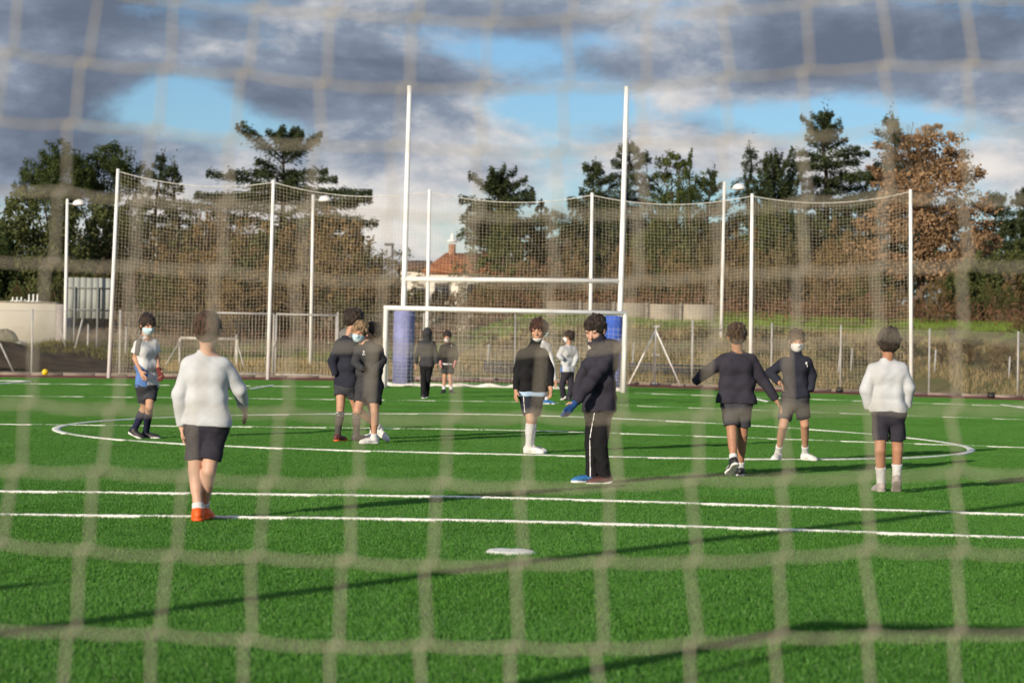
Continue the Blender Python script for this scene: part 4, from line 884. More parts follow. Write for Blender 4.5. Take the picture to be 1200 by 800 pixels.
tussocks(40000, (-20, 19), (67.8, 77.5), .26, m_dry, 'dead_grass', -.6)
tussocks(46000, (-3, 22), (76.5, 94), .20, m_grn, 'bank_grass', -.9)
tussocks(9000, (-20, -2), (69, 92), .22, m_grn, 'field_grass', .1)
# ================================================================== THE BOYS
# signed-distance modelling: limbs, clothes and hair are smooth unions of tapered cones and ellipsoids, meshed by surface nets
def nv(a): a = np.asarray(a, float); return a/max(1e-9, np.linalg.norm(a))
class Fld:
    def __init__(s, lo, hi, h):
        s.h = h; s.lo = np.asarray(lo, float); n = np.maximum(4, np.ceil((np.asarray(hi)-s.lo)/h).astype(int)+1)
        s.F = np.full(n, .2, np.float32); s.ax = [s.lo[i]+h*np.arange(n[i]) for i in range(3)]
    def sub(s, lo, hi):
        sl = tuple(slice(max(0, int((lo[i]-s.lo[i])/s.h)), max(0, int(math.ceil((hi[i]-s.lo[i])/s.h))+1)) for i in range(3))
        X, Y, Z = np.meshgrid(*[s.ax[i][sl[i]] for i in range(3)], indexing='ij', sparse=True); return sl, X, Y, Z
    def put(s, lo, hi, fn, k=.02, mode='u'):
        sl, X, Y, Z = s.sub(np.asarray(lo)-.035-k, np.asarray(hi)+.035+k)
        A = s.F[sl]
        if A.size == 0: return s
        d = fn(X, Y, Z).astype(np.float32)
        if mode == 'u':
            hh = np.clip(k-np.abs(A-d), 0, None)/k if k > 0 else 0
            s.F[sl] = np.minimum(A, d)-(hh*hh*k*.25)
        elif mode == 'cut': s.F[sl] = np.maximum(A, d)
        return s
    def cone(s, a, b, ra, rb=None, k=.02, ca=False, cb=False, sq=None):
        """tapered cone with round or flat (ca, cb) ends; sq=(axis, factor) flattens the section along an axis"""
        a = np.asarray(a, float); b = np.asarray(b, float); rb = ra if rb is None else rb; ab = b-a; L2 = float(ab@ab)+1e-9; L = math.sqrt(L2); u = ab/L
        R = max(ra, rb)*1.35
        def fn(X, Y, Z):
            x, y, z = X-a[0], Y-a[1], Z-a[2]; w = x*u[0]+y*u[1]+z*u[2]; t = np.clip(w/L, 0, 1)
            qx, qy, qz = x-u[0]*t*L, y-u[1]*t*L, z-u[2]*t*L
            if sq is not None:
                n = sq[0]; e = (qx*n[0]+qy*n[1]+qz*n[2])*(1/sq[1]-1); qx, qy, qz = qx+e*n[0], qy+e*n[1], qz+e*n[2]
            d = np.sqrt(qx*qx+qy*qy+qz*qz)-(ra+(rb-ra)*t)
            if ca: d = np.maximum(d, -w)
            if cb: d = np.maximum(d, w-L)
            return d
        return s.put(np.minimum(a, b)-R, np.maximum(a, b)+R, fn, k)
    def ell(s, c, r, M=None, k=.02):
        c = np.asarray(c, float); r = np.asarray(r, float); M = np.eye(3) if M is None else M; R = max(r)
        def fn(X, Y, Z):
            x, y, z = X-c[0], Y-c[1], Z-c[2]; q = [(x*M[i][0]+y*M[i][1]+z*M[i][2]) for i in range(3)]
            k0 = np.sqrt(sum((q[i]/r[i])**2 for i in range(3))); k1 = np.sqrt(sum((q[i]/r[i]**2)**2 for i in range(3)))+1e-9
            return k0*(k0-1)/k1
        return s.put(c-R, c+R, fn, k)
    def cut(s, p, n):
        """remove everything on the +n side of the plane through p"""
        X, Y, Z = np.meshgrid(*s.ax, indexing='ij', sparse=True); s.F = np.maximum(s.F, ((X-p[0])*n[0]+(Y-p[1])*n[1]+(Z-p[2])*n[2]).astype(np.float32)); return s
    def keep(s, fn):
        X, Y, Z = np.meshgrid(*s.ax, indexing='ij', sparse=True); s.F = np.maximum(s.F, fn(X, Y, Z).astype(np.float32)); return s
    def noise(s, amp, fr, seed=0, az=1., n=5):
        rg_ = np.random.default_rng(seed); X, Y, Z = np.meshgrid(*s.ax, indexing='ij', sparse=True); m = np.abs(s.F) < .05; acc = np.zeros_like(s.F)
        for i in range(n):
            d = nv(rg_.normal(size=3)*np.array([1, 1, az])); f = fr*rg_.uniform(.6, 1.7)
            acc += np.sin((X*d[0]+Y*d[1]+Z*d[2])*f+rg_.uniform(0, 6.28)+1.6*np.sin(X*fr*.31*d[2]+Z*fr*.43*d[0]+Y*fr*.37)).astype(np.float32)
        s.F = s.F+np.where(m, acc*amp/n*1.6, 0).astype(np.float32); return s
    def mesh(s):
        F = s.F; F = np.where(F == 0, 1e-6, F); ins = F < 0
        nx, ny, nz = F.shape
        c = np.zeros((nx-1, ny-1, nz-1), np.int8)
        for i in (0, 1):
            for j in (0, 1):
                for k in (0, 1): c += ins[i:nx-1+i, j:ny-1+j, k:nz-1+k]
        act = (c > 0) & (c < 8); idx = np.full(act.shape, -1, np.int32); I = np.argwhere(act); idx[act] = np.arange(len(I))
        acc = np.zeros((len(I), 3)); cnt = np.zeros(len(I))
        cor = [(i, j, k) for i in (0, 1) for j in (0, 1) for k in (0, 1)]
        val = {q: F[I[:, 0]+q[0], I[:, 1]+q[1], I[:, 2]+q[2]] for q in cor}
        for a in cor:
            for ax in range(3):
                if a[ax]: continue
                b = list(a); b[ax] = 1; b = tuple(b); va, vb = val[a], val[b]; m = (va < 0) != (vb < 0)
                t = np.where(m, va/np.where(m, va-vb, 1), 0); p = np.zeros((len(I), 3)); p[:] = a; p[:, ax] = t
                acc[m] += p[m]; cnt[m] += 1
        V = (I+acc/np.maximum(cnt, 1)[:, None])*s.h+s.lo
        faces = []
        for ax in range(3):
            sl0 = [slice(1, -1)]*3; sl0[ax] = slice(0, F.shape[ax]-1); sl1 = list(sl0); sl1[ax] = slice(1, F.shape[ax])
            a, b = ins[tuple(sl0)], ins[tuple(sl1)]; E_ = np.argwhere(a != b); sg = a[tuple(E_.T)]
            o = [1, 1, 1]; o[ax] = 0; E_ = E_+np.array(o); u, v = (ax+1) % 3, (ax+2) % 3
            def cell(du, dv): q = E_.copy(); q[:, u] -= du; q[:, v] -= dv; return idx[tuple(q.T)]
            Q = np.stack([cell(1, 1), cell(0, 1), cell(0, 0), cell(1, 0)], 1); Q[~sg] = Q[~sg][:, ::-1]; faces.append(Q)
        Q = np.concatenate(faces); Q = Q[(Q >= 0).all(1)]
        return V, Q
    def obj(s, name, m, parent):
        V, Q = s.mesh()
        if len(Q) == 0: return None
        return mesh_obj(name, V, [Q], m, parent, True)
m_skin = mat('skin', (.50, .285, .19), .5, .10, 14., .15, 90., col2=(.43, .23, .15), spec=.35)
m_skin2 = mat('skin_tan', (.42, .22, .135), .5, .10, 14., .15, 90., col2=(.35, .175, .105), spec=.35)
m_skinp = mat('skin_pale', (.58, .36, .27), .5, .10, 14., .15, 90., col2=(.52, .30, .21), spec=.35)
def cloth(n, c, v=.14): return mat('cloth_'+n, c, .92, v*.6, 7., .10, 70., spec=.12)
c_navy = cloth('navy', (.026, .028, .042)); c_black = cloth('black', (.015, .015, .017)); c_char = cloth('charcoal', (.046, .047, .052))
c_white = cloth('white', (.60, .61, .62), .05); c_ecru = cloth('ecru', (.50, .52, .55), .05); c_blue = cloth('blue', (.10, .20, .46)); c_grey = cloth('grey', (.17, .165, .16))
c_dusk = cloth('dusk', (.036, .034, .047)); c_slate = cloth('slate', (.05, .052, .062)); c_sock = cloth('sock_navy', (.022, .025, .06)); c_sockg = cloth('sock_grey', (.085, .078, .072)); c_lblue = cloth('light_blue', (.42, .56, .74), .06)
c_pink = cloth('pink', (.62, .26, .27)); c_redb = cloth('dark_red', (.12, .03, .028)); c_glove = cloth('blue_glove', (.022, .07, .22))
c_mask = cloth('mask', (.50, .68, .76), .05); c_maskw = cloth('mask_white', (.74, .74, .74), .04)
def hairm(n, c): return mat('hair_'+n, tuple(x*1.25 for x in c), .5, .45, 45., .8, 190., spec=.4, stretch=(1, 1, .35))
h_dark = hairm('dark', (.032, .020, .014)); h_brown = hairm('brown', (.060, .032, .018)); h_mid = hairm('mid_brown', (.085, .052, .030)); h_blond = hairm('blond', (.25, .165, .088)); h_red = hairm('chestnut', (.055, .022, .013))
def shoem(n, c): return mat('shoe_'+n, c, .5, .12, 12., .2, 60., spec=.4)
s_white = shoem('white', (.72, .71, .69)); s_orange = shoem('orange', (.82, .11, .012)); s_black = shoem('black', (.022, .022, .025)); s_bluesh = shoem('blue', (.03, .15, .36)); s_greysh = shoem('grey', (.40, .36, .33)); s_dred = shoem('dark_red', (.10, .03, .03)); s_dk = shoem('dark', (.05, .045, .045))
m_eye = mat('eye', (.012, .009, .008), .25, .02); m_brow = mat('eyebrow', (.03, .02, .015), .8, .1)
def frame(yaw, pitch=0., roll=0.):
    """f = where the face points (yaw 0 = towards -Y, 90 = +X), s = image-right side when facing the viewer, u = up"""
    y, p, r = rad(yaw), rad(pitch), rad(roll)
    f = np.array((math.sin(y)*math.cos(p), -math.cos(y)*math.cos(p), math.sin(p))); s = np.array((math.cos(y), math.sin(y), 0)); u = np.cross(s, f)*-1 if np.cross(s, f)[2] < 0 else np.cross(s, f)
    s2 = s*math.cos(r)+u*math.sin(r); u2 = -s*math.sin(r)+u*math.cos(r); return f, s2, u2
def boy(sp):
    ox, oy, cs = sp['crop']; d0 = sp['d']; h = sp.get('h', .0075); rs = sp.get('seed', 1)
    def J(p, dz=0.): return P(ox+p[0]/cs, oy+p[1]/cs, d0+(p[2] if len(p) > 2 else 0)+dz)
    S = sp.get('scale', 1.)
    yaw = sp['yaw']; tn = math.tan(rad(yaw)); tn = max(-2.2, min(2.2, tn))
    shl, shr = J(sp['sh'][0]), J(sp['sh'][1]); hpl, hpr = J(sp['hip'][0]), J(sp['hip'][1])
    for a, b in ((shl, shr), (hpl, hpr)):
        mxx = (a[0]+b[0])/2
        for q in (a, b): q[1] += (q[0]-mxx)*tn
    Msh, Mhp = (shl+shr)/2, (hpl+hpr)/2; side = nv(shr-shl); hwp = min(np.linalg.norm(hpr-hpl)/2, .066*S)
    hpl, hpr = Mhp-side*hwp, Mhp+side*hwp; up = nv(Msh-Mhp); tf = nv(np.cross(side, up))
    shl = shl+side*.014-up*.024; shr = shr-side*.014-up*.024; hw = np.linalg.norm(shr-shl)/2; hwm = max(hw, .118*S)
    hc = J(sp['head']); hf, hs, hu = frame(sp['hyaw'], sp.get('hpitch', 0), sp.get('hroll', 0)); HS = sp.get('hs', 1.)*1.03; hc = hc-hu*.010
    HM = np.stack([hs, hf, hu])
    def hp(a, b, c): return hc+(hs*a+hf*b+hu*c)*HS
    base = np.array((Mhp[0], d0, float(zg(Mhp[0]))))
    o = thing('person', sp['label'], 'person', base, 'boys playing on the pitch')
    arms = []
    for sh_, key in ((shl, 'arml'), (shr, 'armr')):
        e, w = sp[key][:2]; arms.append((sh_, J(e), J(w), sp[key][2] if len(sp[key]) > 2 else None))
    legs = []
    for hp_, key in ((hpl, 'legl'), (hpr, 'legr')):
        lg = sp[key]; k_, a_ = lg['k'], lg['a']; az_ = .078*S+.018
        if lg.get('ground', True):
            g = G(ox+a_[0]/cs, oy+a_[1]/cs, az_)
            dz = max(-.28, min(.28, g[1]-d0)) if len(a_) < 3 else a_[2]
            an = P(ox+a_[0]/cs, oy+a_[1]/cs, d0+dz); an[2] = float(zg(an[0]))+az_
        else: an = J(a_); an[2] = max(an[2], float(zg(an[0]))+az_+.012)
        legs.append((hp_, J(k_), an, lg))
    # ---------------- body (skin): one continuous surface
    allp = np.array([q for A in arms for q in A[:3]]+[q for A in legs for q in A[:3]]+[hc])
    lo, hi = allp.min(0)-.20, allp.max(0)+.20; lo[2] = min(lo[2], base[2]-.02)
    F = Fld(lo, hi, h); r = S
    ch = Msh*.78+Mhp*.22; wa = Msh*.42+Mhp*.58
    F.cone(ch-side*hwm*.46, ch+side*hwm*.46, .080*r, k=.03); F.cone(wa-side*.046*r, wa+side*.046*r, .074*r, k=.05); F.cone(Mhp-side*.046*r, Mhp+side*.046*r, .078*r, k=.03)
    F.cone(Msh-side*hwm*.8-up*.03, Msh+side*hwm*.8-up*.03, .045*r, k=.04)
    nb = Msh+up*(.050*S)-tf*.008; F.cone(nb-up*.05, hp(0, -.018, -.06), .052*r, .046*r, k=.03)
    for q_ in (shl, shr): F.cone(nb-up*.03, q_, .045*r, .035*r, k=.03)
    for sh_, e, w, hd in arms:
        F.cone(sh_-up*.02, e, .042*r, .032*r, k=.02); F.cone(e, (w if hd != 'hidden' else e+(w-e)*.82), .033*r, .0215*r, k=.012)
    for hp_, k_, a_, lg in legs:
        F.cone(hp_, k_, .070*r, .047*r, k=.012); cm = k_*.66+a_*.34; back = nv(np.cross(nv(k_-a_), side)); back = back*(1 if back@tf < 0 else -1)
        F.cone(k_, a_, .044*r, .030*r, k=.015); F.cone(k_*.85+a_*.15+back*.012, cm*.8+a_*.2+back*.012, .036*r, .034*r, k=.03)
    # head
    F.ell(hp(0, -.014, .026), np.array((.074, .092, .084))*HS, HM, .015); F.ell(hp(0, .018, -.036), np.array((.061, .069, .076))*HS, HM, .02)
    F.ell(hp(0, .052, -.088), np.array((.030, .026, .024))*HS, HM, .025); F.cone(hp(0, .080, .004), hp(0, .101, -.030), .008*HS, .0135*HS, k=.012)
    for sg in (-1, 1):
        F.ell(hp(sg*.075, -.008, -.012), np.array((.011, .019, .030))*HS, HM, .006); F.ell(hp(sg*.034, .060, -.022), np.array((.022, .018, .018))*HS, HM, .02); F.ell(hp(sg*.030, .078, .022), np.array((.024, .010, .007))*HS, HM, .012)
    F.cone(hp(-.018, .081, -.062), hp(.018, .081, -.062), .0085*HS, k=.008)
    # hands: palm, four unequal bent fingers, thumb
    hr = max(.0078, h*.95)*r
    gl = sp.get('gloves')
    for ai, (sh_, e, w, hd) in enumerate(arms):
        if hd == 'hidden': continue
        fa = nv(w-e); 
        if hd is not None and not isinstance(hd, str): fa = nv(fa+np.array(hd))
        pn = nv(np.cross(fa, tf)) if abs(fa@tf) < .95 else side; lat = nv(np.cross(pn, fa)); inn = nv(Mhp-w); 
        if pn@inn < 0: pn = -pn
        lat = tf-fa*(tf@fa); lat = nv(lat) if np.linalg.norm(lat) > .2 else nv(np.cross(fa, pn)); pn = nv(np.cross(fa, lat)); pn = pn if pn@inn > 0 else -pn
        kn = w+fa*.072*r
        F.cone(w-fa*.015, w+fa*.012, .0205*r, .022*r, k=.012)
        F.cone(w+fa*.02+lat*.016*r, kn+lat*.024*r, .013*r, .0115*r, k=.012); F.cone(w+fa*.02-lat*.012*r, kn-lat*.022*r, .013*r, .011*r, k=.012); F.cone(w+fa*.02, kn, .0135*r, .012*r, k=.012)
        for i, (of, ln, cu) in enumerate(((.027, .060, .45), (.009, .068, .55), (-.009, .064, .65), (-.026, .050, .75))):
            b0 = kn+lat*of*r; d1 = nv(fa+pn*cu*.6+lat*(of*3)); d2 = nv(fa+pn*cu*1.5); m_ = b0+d1*ln*.52*r
            F.cone(b0, m_, hr, hr*.95, k=.003); F.cone(m_, m_+d2*ln*.5*r, hr*.95, hr*.85, k=.003)
        t0 = w+fa*.022*r+lat*.024*r; t1 = t0+nv(fa*.75+lat*.8+pn*.25)*.032*r; F.cone(t0, t1, hr*1.25, hr*1.1, k=.006); F.cone(t1, t1+nv(fa+pn*.4+lat*.15)*.030*r, hr*1.1, hr*.95, k=.004)
    F.obj('body', sp.get('skin', m_skin), o)
    # ---------------- eyes and brows where the face shows
    if sp.get('face', True):
        for sg in (-1, 1):
            ehh = sp.get('eyeh', .0046)
            MBe = Fld(hp(sg*.032, .07, .0)-.04, hp(sg*.032, .07, .0)+.04, .0035); MBe.ell(hp(sg*.031, .078, .0025), np.array((.0115, .0065, ehh))*HS, HM, 0); MBe.obj('eye', m_eye, o)
            if sp.get('nobrow'): continue
            MBb = Fld(hp(sg*.032, .07, .03)-.045, hp(sg*.032, .07, .03)+.045, .0035); MBb.cone(hp(sg*.016, .087, .022), hp(sg*.047, .077, .026), .0038*HS, .003*HS, 0); MBb.obj('eyebrow', m_brow, o)
    # ---------------- hair
    hst = sp.get('hair', {}); hm = hst.get('m', h_dark); vol = hst.get('vol', .013); fr = hst.get('fringe', .045); ncl = hst.get('nape', -.088)
    if hm is not None:
        H_ = Fld(hp(0, 0, .02)-.17, hp(0, 0, .02)+.17, max(.005, h*.8)); H_.ell(hp(0, -.016, .030), (np.array((.074, .092, .084))+vol)*HS, HM, 0); H_.ell(hp(0, -.05, -.005), np.array((.062+vol, .055+vol, .075))*HS, HM, .02)
        if hst.get('top', 0): H_.ell(hp(.01, .0, .075), np.array((.066, .080, .035+hst['top']))*HS, HM, .03)
        def hk(X, Y, Z):
            x, y, z = (X-hc[0])/HS, (Y-hc[1])/HS, (Z-hc[2])/HS; a = x*hs[0]+y*hs[1]+z*hs[2]; f_ = x*hf[0]+y*hf[1]+z*hf[2]; u_ = x*hu[0]+y*hu[1]+z*hu[2]
            jag = .006*np.sin(a*170+1.3)+.004*np.sin(a*310)
            return np.maximum((.9*f_-.8*u_-(.081-.8*fr))+jag*(f_ > .03), ncl+.25*np.abs(a)+jag*.6-u_)
        rt = np.random.default_rng(rs+40)
        for _ in range(hst.get('tufts', 70)):
            dv = nv(rt.normal(size=3)); 
            if dv@hu < -.35 or (dv@hf > .5 and dv@hu < .35): continue
            c_ = hp(0, -.016, .030)+(hs*(dv@hs)*(.074+vol*.75)+hf*(dv@hf)*(.092+vol*.75)+hu*(dv@hu)*(.084+vol*.75))*HS
            tg = nv(np.cross(dv, rt.normal(size=3))); dn = nv(hf*.5-hu*.5+tg*.8); tip = c_+(dv*rt.uniform(.2, .9)+dn*1.0)*.020*hst.get('tl', .75)
            H_.cone(c_-dn*.01, tip, .0125, .005, k=.007)
        H_.keep(hk); H_.noise(hst.get('amp', .005), hst.get('fr', 120), rs, .8, 7); H_.obj('hair', hm, o)
    if sp.get('hood'):
        H_ = Fld(hp(0, 0, 0)-.22, hp(0, 0, 0)+.22, h); H_.ell(hp(0, -.014, .025), np.array((.092, .112, .105))*HS, HM, 0); H_.cone(hp(0, -.02, -.01), nb-up*.02, .085, .095, k=.04); H_.noise(.004, 40, rs); H_.keep(lambda X, Y, Z: ((X-hc[0])*hf[0]+(Y-hc[1])*hf[1]+(Z-hc[2])*hf[2])-.062); H_.obj('hood', sp['hood'], o)
    if sp.get('mask'):
        lo_u, hi_u = sp.get('mask_range', (-.112, -.018))
        K_ = Fld(hp(0, .04, -.05)-.12, hp(0, .04, -.05)+.12, .0055); K_.ell(hp(0, .022, -.045), np.array((.069, .082, .082))*HS, HM, 0); K_.cone(hp(0, .085, -.015), hp(0, .108, -.036), .012*HS, .016*HS, k=.025)
        def mk(X, Y, Z):
            x, y, z = (X-hc[0])/HS, (Y-hc[1])/HS, (Z-hc[2])/HS; f_ = x*hf[0]+y*hf[1]+z*hf[2]; u_ = x*hu[0]+y*hu[1]+z*hu[2]; a = np.abs(x*hs[0]+y*hs[1]+z*hs[2])
            return np.maximum(np.maximum(.022-f_, u_-hi_u-.10*f_+.35*a*0+.012), lo_u-u_)
        K_.keep(mk); K_.obj('face_mask', sp['mask'], o)
    # ---------------- top
    T = sp['top']; inf = T.get('inf', .020); hem = J((sp['hip'][0][0], T['hem']))[2]
    def torso(F, e, hemz, flare=.003, shirt=0.):
        wd = T.get('wide', 0.); F.cone(ch-side*hwm*.47, ch+side*hwm*.47, (.084*r+e), k=.03); F.cone(wa-side*(.050*r+wd), wa+side*(.050*r+wd), .080*r+e, k=.06)
        lz = Mhp[2]*.5+hemz*.5; low = np.array((Mhp[0], Mhp[1], hemz-.01)); F.cone(low-side*(.054*r+wd), low+side*(.054*r+wd), .078*r+e+flare, k=.05); low = Mhp*.75+wa*.25; F.cone(low-side*(.052*r+wd), low+side*(.052*r+wd), .082*r+e+flare*.7, k=.05)
        F.cone(Msh-side*hwm*.72-up*.050, Msh+side*hwm*.72-up*.050, .046*r+e, k=.04)
        for q_ in (shl, shr): F.cone(nb-up*.040, q_-up*.01, .040*r+e*.5, .036*r+e*.6, k=.035)
        F.cut(np.array((0, 0, hemz)), np.array((0, 0, -1.)))
    sl = T.get('sleeve', 1.); cuff = T.get('cuff', .036)
    def sleeves(F, e, sl, which=(0, 1)):
        for ai, (sh_, el_, w, hd) in enumerate(arms):
            if ai not in which: continue
            if sl >= 1:
                F.cone(sh_-up*.012, el_, .043*r+e*.85, .036*r+e*.85, k=.016); q = w-(w-el_)*.04; F.cone(el_, q, .037*r+e*.85, max(.026*r+e*.55, .030), k=.012, cb=True)
                wr = nv(w-el_)
                F.cone(q-wr*.035, q, .029*r+e*.45, .028*r+e*.45, k=.006, cb=True)
            else: q = sh_+(el_-sh_)*sl; F.cone(sh_-up*.012, q, .044*r+e*.8, .048*r+e, k=.03, cb=True)
    def top_field(e, hemz, sl):
        F = Fld(lo, hi, h); torso(F, e, hemz); sleeves(F, e, sl)
        if T.get('highcollar'): F.cone(nb-up*.03, hp(0, .022, -.062), .080*r, .082*r, k=.02, cb=True)
        elif T.get('collar'): F.cone(nb-up*.045, hp(0, -.012, -.075)*.6+nb*.4+up*.01*T['collar'], .068*r, .062*r, k=.02, cb=True)
        else: F.cone(nb-up*.05, nb+up*.012, .064*r, .056*r, k=.02, cb=True)
        F.noise(T.get('fold', .0055), T.get('ffr', 26), rs, .8, 6); F.noise(.0046, 38, rs+21, .3, 6); F.noise(.0012, 80, rs+9, 1.4, 5)
        if e >= inf: F.keep(lambda X, Y, Z: np.where(((X-Mhp[0])**2+(Y-Mhp[1])**2) < .0, hemz-Z, -1.))
        return F
    TF_ = top_field(inf, hem, sl); FF = TF_.F.copy()
    to = TF_.obj(T.get('name', 'jacket'), T['m'], o)
    def panel(name, m, region, grow=.0025):
        F = Fld(lo, hi, h); F.F = FF-np.float32(grow); F.keep(region); return F.obj(name, m, to or o)
    XYZ = lambda X, Y, Z: (X, Y, Z)
    for (pn_, pm, fnn) in T.get('panels', []): panel(pn_, pm, fnn(J, dict(Msh=Msh, Mhp=Mhp, side=side, up=up, tf=tf, hc=hc, arms=arms, shl=shl, shr=shr)))
    if T.get('undershirt'):
        um, uy = T['undershirt']; uz = J((sp['hip'][0][0], uy))[2]; F = Fld(lo, hi, h); torso(F, .010, uz, .010); F.noise(.004, 60, rs+3); F.keep(lambda X, Y, Z: Z-hem-.03+0*X); F.obj('shirt_hem', um, o)
    if T.get('hoodback'):
        F = Fld(lo, hi, h); hq = J(T['hoodat'])-tf*.05; F.ell(hq, np.array((.100, .060, .075))*r, np.stack([side, tf, up]), .0); F.cone(nb-side*.062+up*.012-tf*.01, nb+side*.062+up*.012-tf*.01, .042, k=.05); F.noise(.005, 45, rs); F.obj('hood', T['hoodback'], to)
    if T.get('logo'):
        lx, ly = T['logo']; c = J((lx, ly)); ray_ = nv(c-np.array((0, 0, CAMH)))
        # march from the viewer's side until the cloth is met, then sew three small strokes on
        iz = lambda q: tuple(np.clip(((q-np.array(TF_.lo))/h).round().astype(int), 0, np.array(FF.shape)-1))
        q = c-tf*0-np.array((0, .25, 0))
        for _ in range(160):
            if FF[iz(q)] < .002: break
            q = q+np.array((0, .004, 0))
        mbl = MB(); k_ = .013*r
        for (a, b, w_, h_) in ((0, 1.5, 1.5, 2.4), (-.7, -.9, .9, 1.8), (.8, -.8, .7, 2.0)): mbl.box(q+np.array((a*k_, -.001, b*k_)), (w_*k_, .010, h_*k_), bev=.002)
        mbl.build('logo', c_maskw, to)
    # ---------------- bottoms
    B = sp['bottom']; ex = B.get('inf', .020); F = Fld(lo, hi, h)
    F.cone(Mhp-side*.056*r, Mhp+side*.056*r, .094*r+ex*.35, k=.04); F.cone(Mhp-side*.03*r-up*.03, Mhp+side*.03*r-up*.03, .088*r+ex*.3, k=.03)
    for hp_, k_, a_, lg in legs:
        if B['type'] == 'shorts':
            tt = B.get('len', .8); q = hp_+(k_-hp_)*tt; F.cone(hp_, q, .072*r+ex*.6, (.057*r if tt > .6 else .064*r)+ex*1.0, k=.014, cb=True)
        else:
            q = a_+(k_-a_)*.02-np.array((0, 0, .028*r)); F.cone(hp_, k_, .074*r+ex*.7, .050*r+ex, k=.012); F.cone(k_, q, .050*r+ex, .046*r+ex, k=.012, cb=True)
    F.cut(np.array((0, 0, min(hem+.03, Mhp[2]+.12))), np.array((0, 0, 1.))); F.noise(B.get('fold', .005), 42, rs+5, .6, 6); F.noise(.0022, 95, rs+6, 1., 5); BF = F.F.copy(); bo_ = F.obj('shorts' if B['type'] == 'shorts' else 'trousers', B['m'], o)
    if B.get('stripe'):
        sm, sgn, pts = B['stripe'];
        q = [J(p) for p in pts]; mb_ = []
        F2 = Fld(lo, hi, h); F2.F = BF-np.float32(.003)
        def st(X, Y, Z):
            d = None
            for a, b in zip(q[:-1], q[1:]):
                t_ = np.clip((Z-a[2])/(b[2]-a[2]-1e-9), 0, 1); xx = a[0]+(b[0]-a[0])*t_; dd = np.maximum(np.abs(X-xx)-.0055*r, np.maximum(Z-max(a[2], b[2]), min(a[2], b[2])-Z)); d = dd if d is None else np.minimum(d, dd)
            return np.maximum(d, Y-(d0+.06))
        F2.keep(st); F2.obj('side_stripe', sm, bo_)
    # ---------------- socks and shoes
    for li, (hp_, k_, a_, lg) in enumerate(legs):
        so = sp.get('socks')
        if so and not lg.get('nosock'):
            tp = a_+(k_-a_)*so['top']; F = Fld(np.minimum(k_, a_)-.14, np.maximum(k_, a_)+.14, min(h, .0085)); cm = k_*.66+a_*.34; back = nv(np.cross(nv(k_-a_), side)); back = back*(1 if back@tf < 0 else -1)
            F.cone(k_, a_, .0505*r, .037*r, k=.015); F.cone(k_*.85+a_*.15+back*.012, cm*.8+a_*.2+back*.012, .041*r, .040*r, k=.03); F.cone(a_, a_-np.array((0, 0, .03)), .037*r, .036*r, k=.01)
            F.cut(tp, nv(k_-a_)); F.noise(.0016, 120, rs+li, 2.); SF = F.F.copy(); s_o = F.obj('sock', so['m'], o)
            for (m2, f0, f1) in so.get('bands', []):
                F2 = Fld(np.minimum(k_, a_)-.14, np.maximum(k_, a_)+.14, min(h, .0085)); F2.F = SF-np.float32(.002); F2.cut(a_+(k_-a_)*f1, nv(k_-a_)); F2.cut(a_+(k_-a_)*f0, nv(a_-k_)); F2.obj('sock_band', m2, s_o)
        sh = lg.get('shoe', sp['shoe']); toe = lg['toe']; pit = lg.get('pitch', 0.)
        ty, tp_ = rad(toe), rad(pit); tf2 = np.array((math.sin(ty)*math.cos(tp_), -math.cos(ty)*math.cos(tp_), math.sin(tp_))); ts = np.array((math.cos(ty), math.sin(ty), 0)); tu = np.cross(ts, tf2); tu = tu if tu[2] > 0 else -tu
        M = np.stack([tf2, ts, tu]); k2 = 1.0*S; org = a_-tu*.078*k2
        q = lambda a, b, c: org+(tf2*a+ts*b+tu*c)*k2
        hh = min(h, .0065); F = Fld(q(.05, 0, .05)-.24, q(.05, 0, .05)+.24, hh)
        F.ell(q(-.012, 0, .042), np.array((.052, .036, .050))*k2, M, 0); F.ell(q(.060, 0, .032), np.array((.085, .041, .040))*k2, M, .03); F.ell(q(.125, .002, .024), np.array((.062, .043, .030))*k2, M, .025)
        F.cone(q(.004, 0, .05), q(0, 0, .088), .040*k2, .041*k2, k=.02, cb=True); F.cut(q(0, 0, .012), -tu); shoe_o = F.obj('shoe', sh[0], o)
        F = Fld(q(.05, 0, .05)-.24, q(.05, 0, .05)+.24, hh); org2 = q(0, 0, 0)
        def sole(X, Y, Z):
            x, y, z = (X-org2[0])/k2, (Y-org2[1])/k2, (Z-org2[2])/k2; a = x*tf2[0]+y*tf2[1]+z*tf2[2]; b = x*ts[0]+y*ts[1]; c = x*tu[0]+y*tu[1]+z*tu[2]
            t_ = np.clip((a+.02)/.16, 0, 1); w_ = .039+.009*t_-.014*np.exp(-((t_-.42)/.2)**2)*.5; return np.maximum(np.hypot(a-(-.02+.16*t_), b)-w_, np.abs(c-.012)-.0125)
        F.put(lo-1, hi+1, sole, 0); F.obj('sole', sh[1], shoe_o or o)
        if len(sh) > 2:
            F = Fld(q(.05, 0, .05)-.2, q(.05, 0, .05)+.2, hh)
            for aa in (.035, .062, .089): F.cone(q(aa, -.046, .030), q(aa+.012, 0, .074), .006*k2, k=.004); F.cone(q(aa, .046, .030), q(aa+.012, 0, .074), .006*k2, k=.004)
            F.obj('shoe_stripe', sh[2], shoe_o or o)
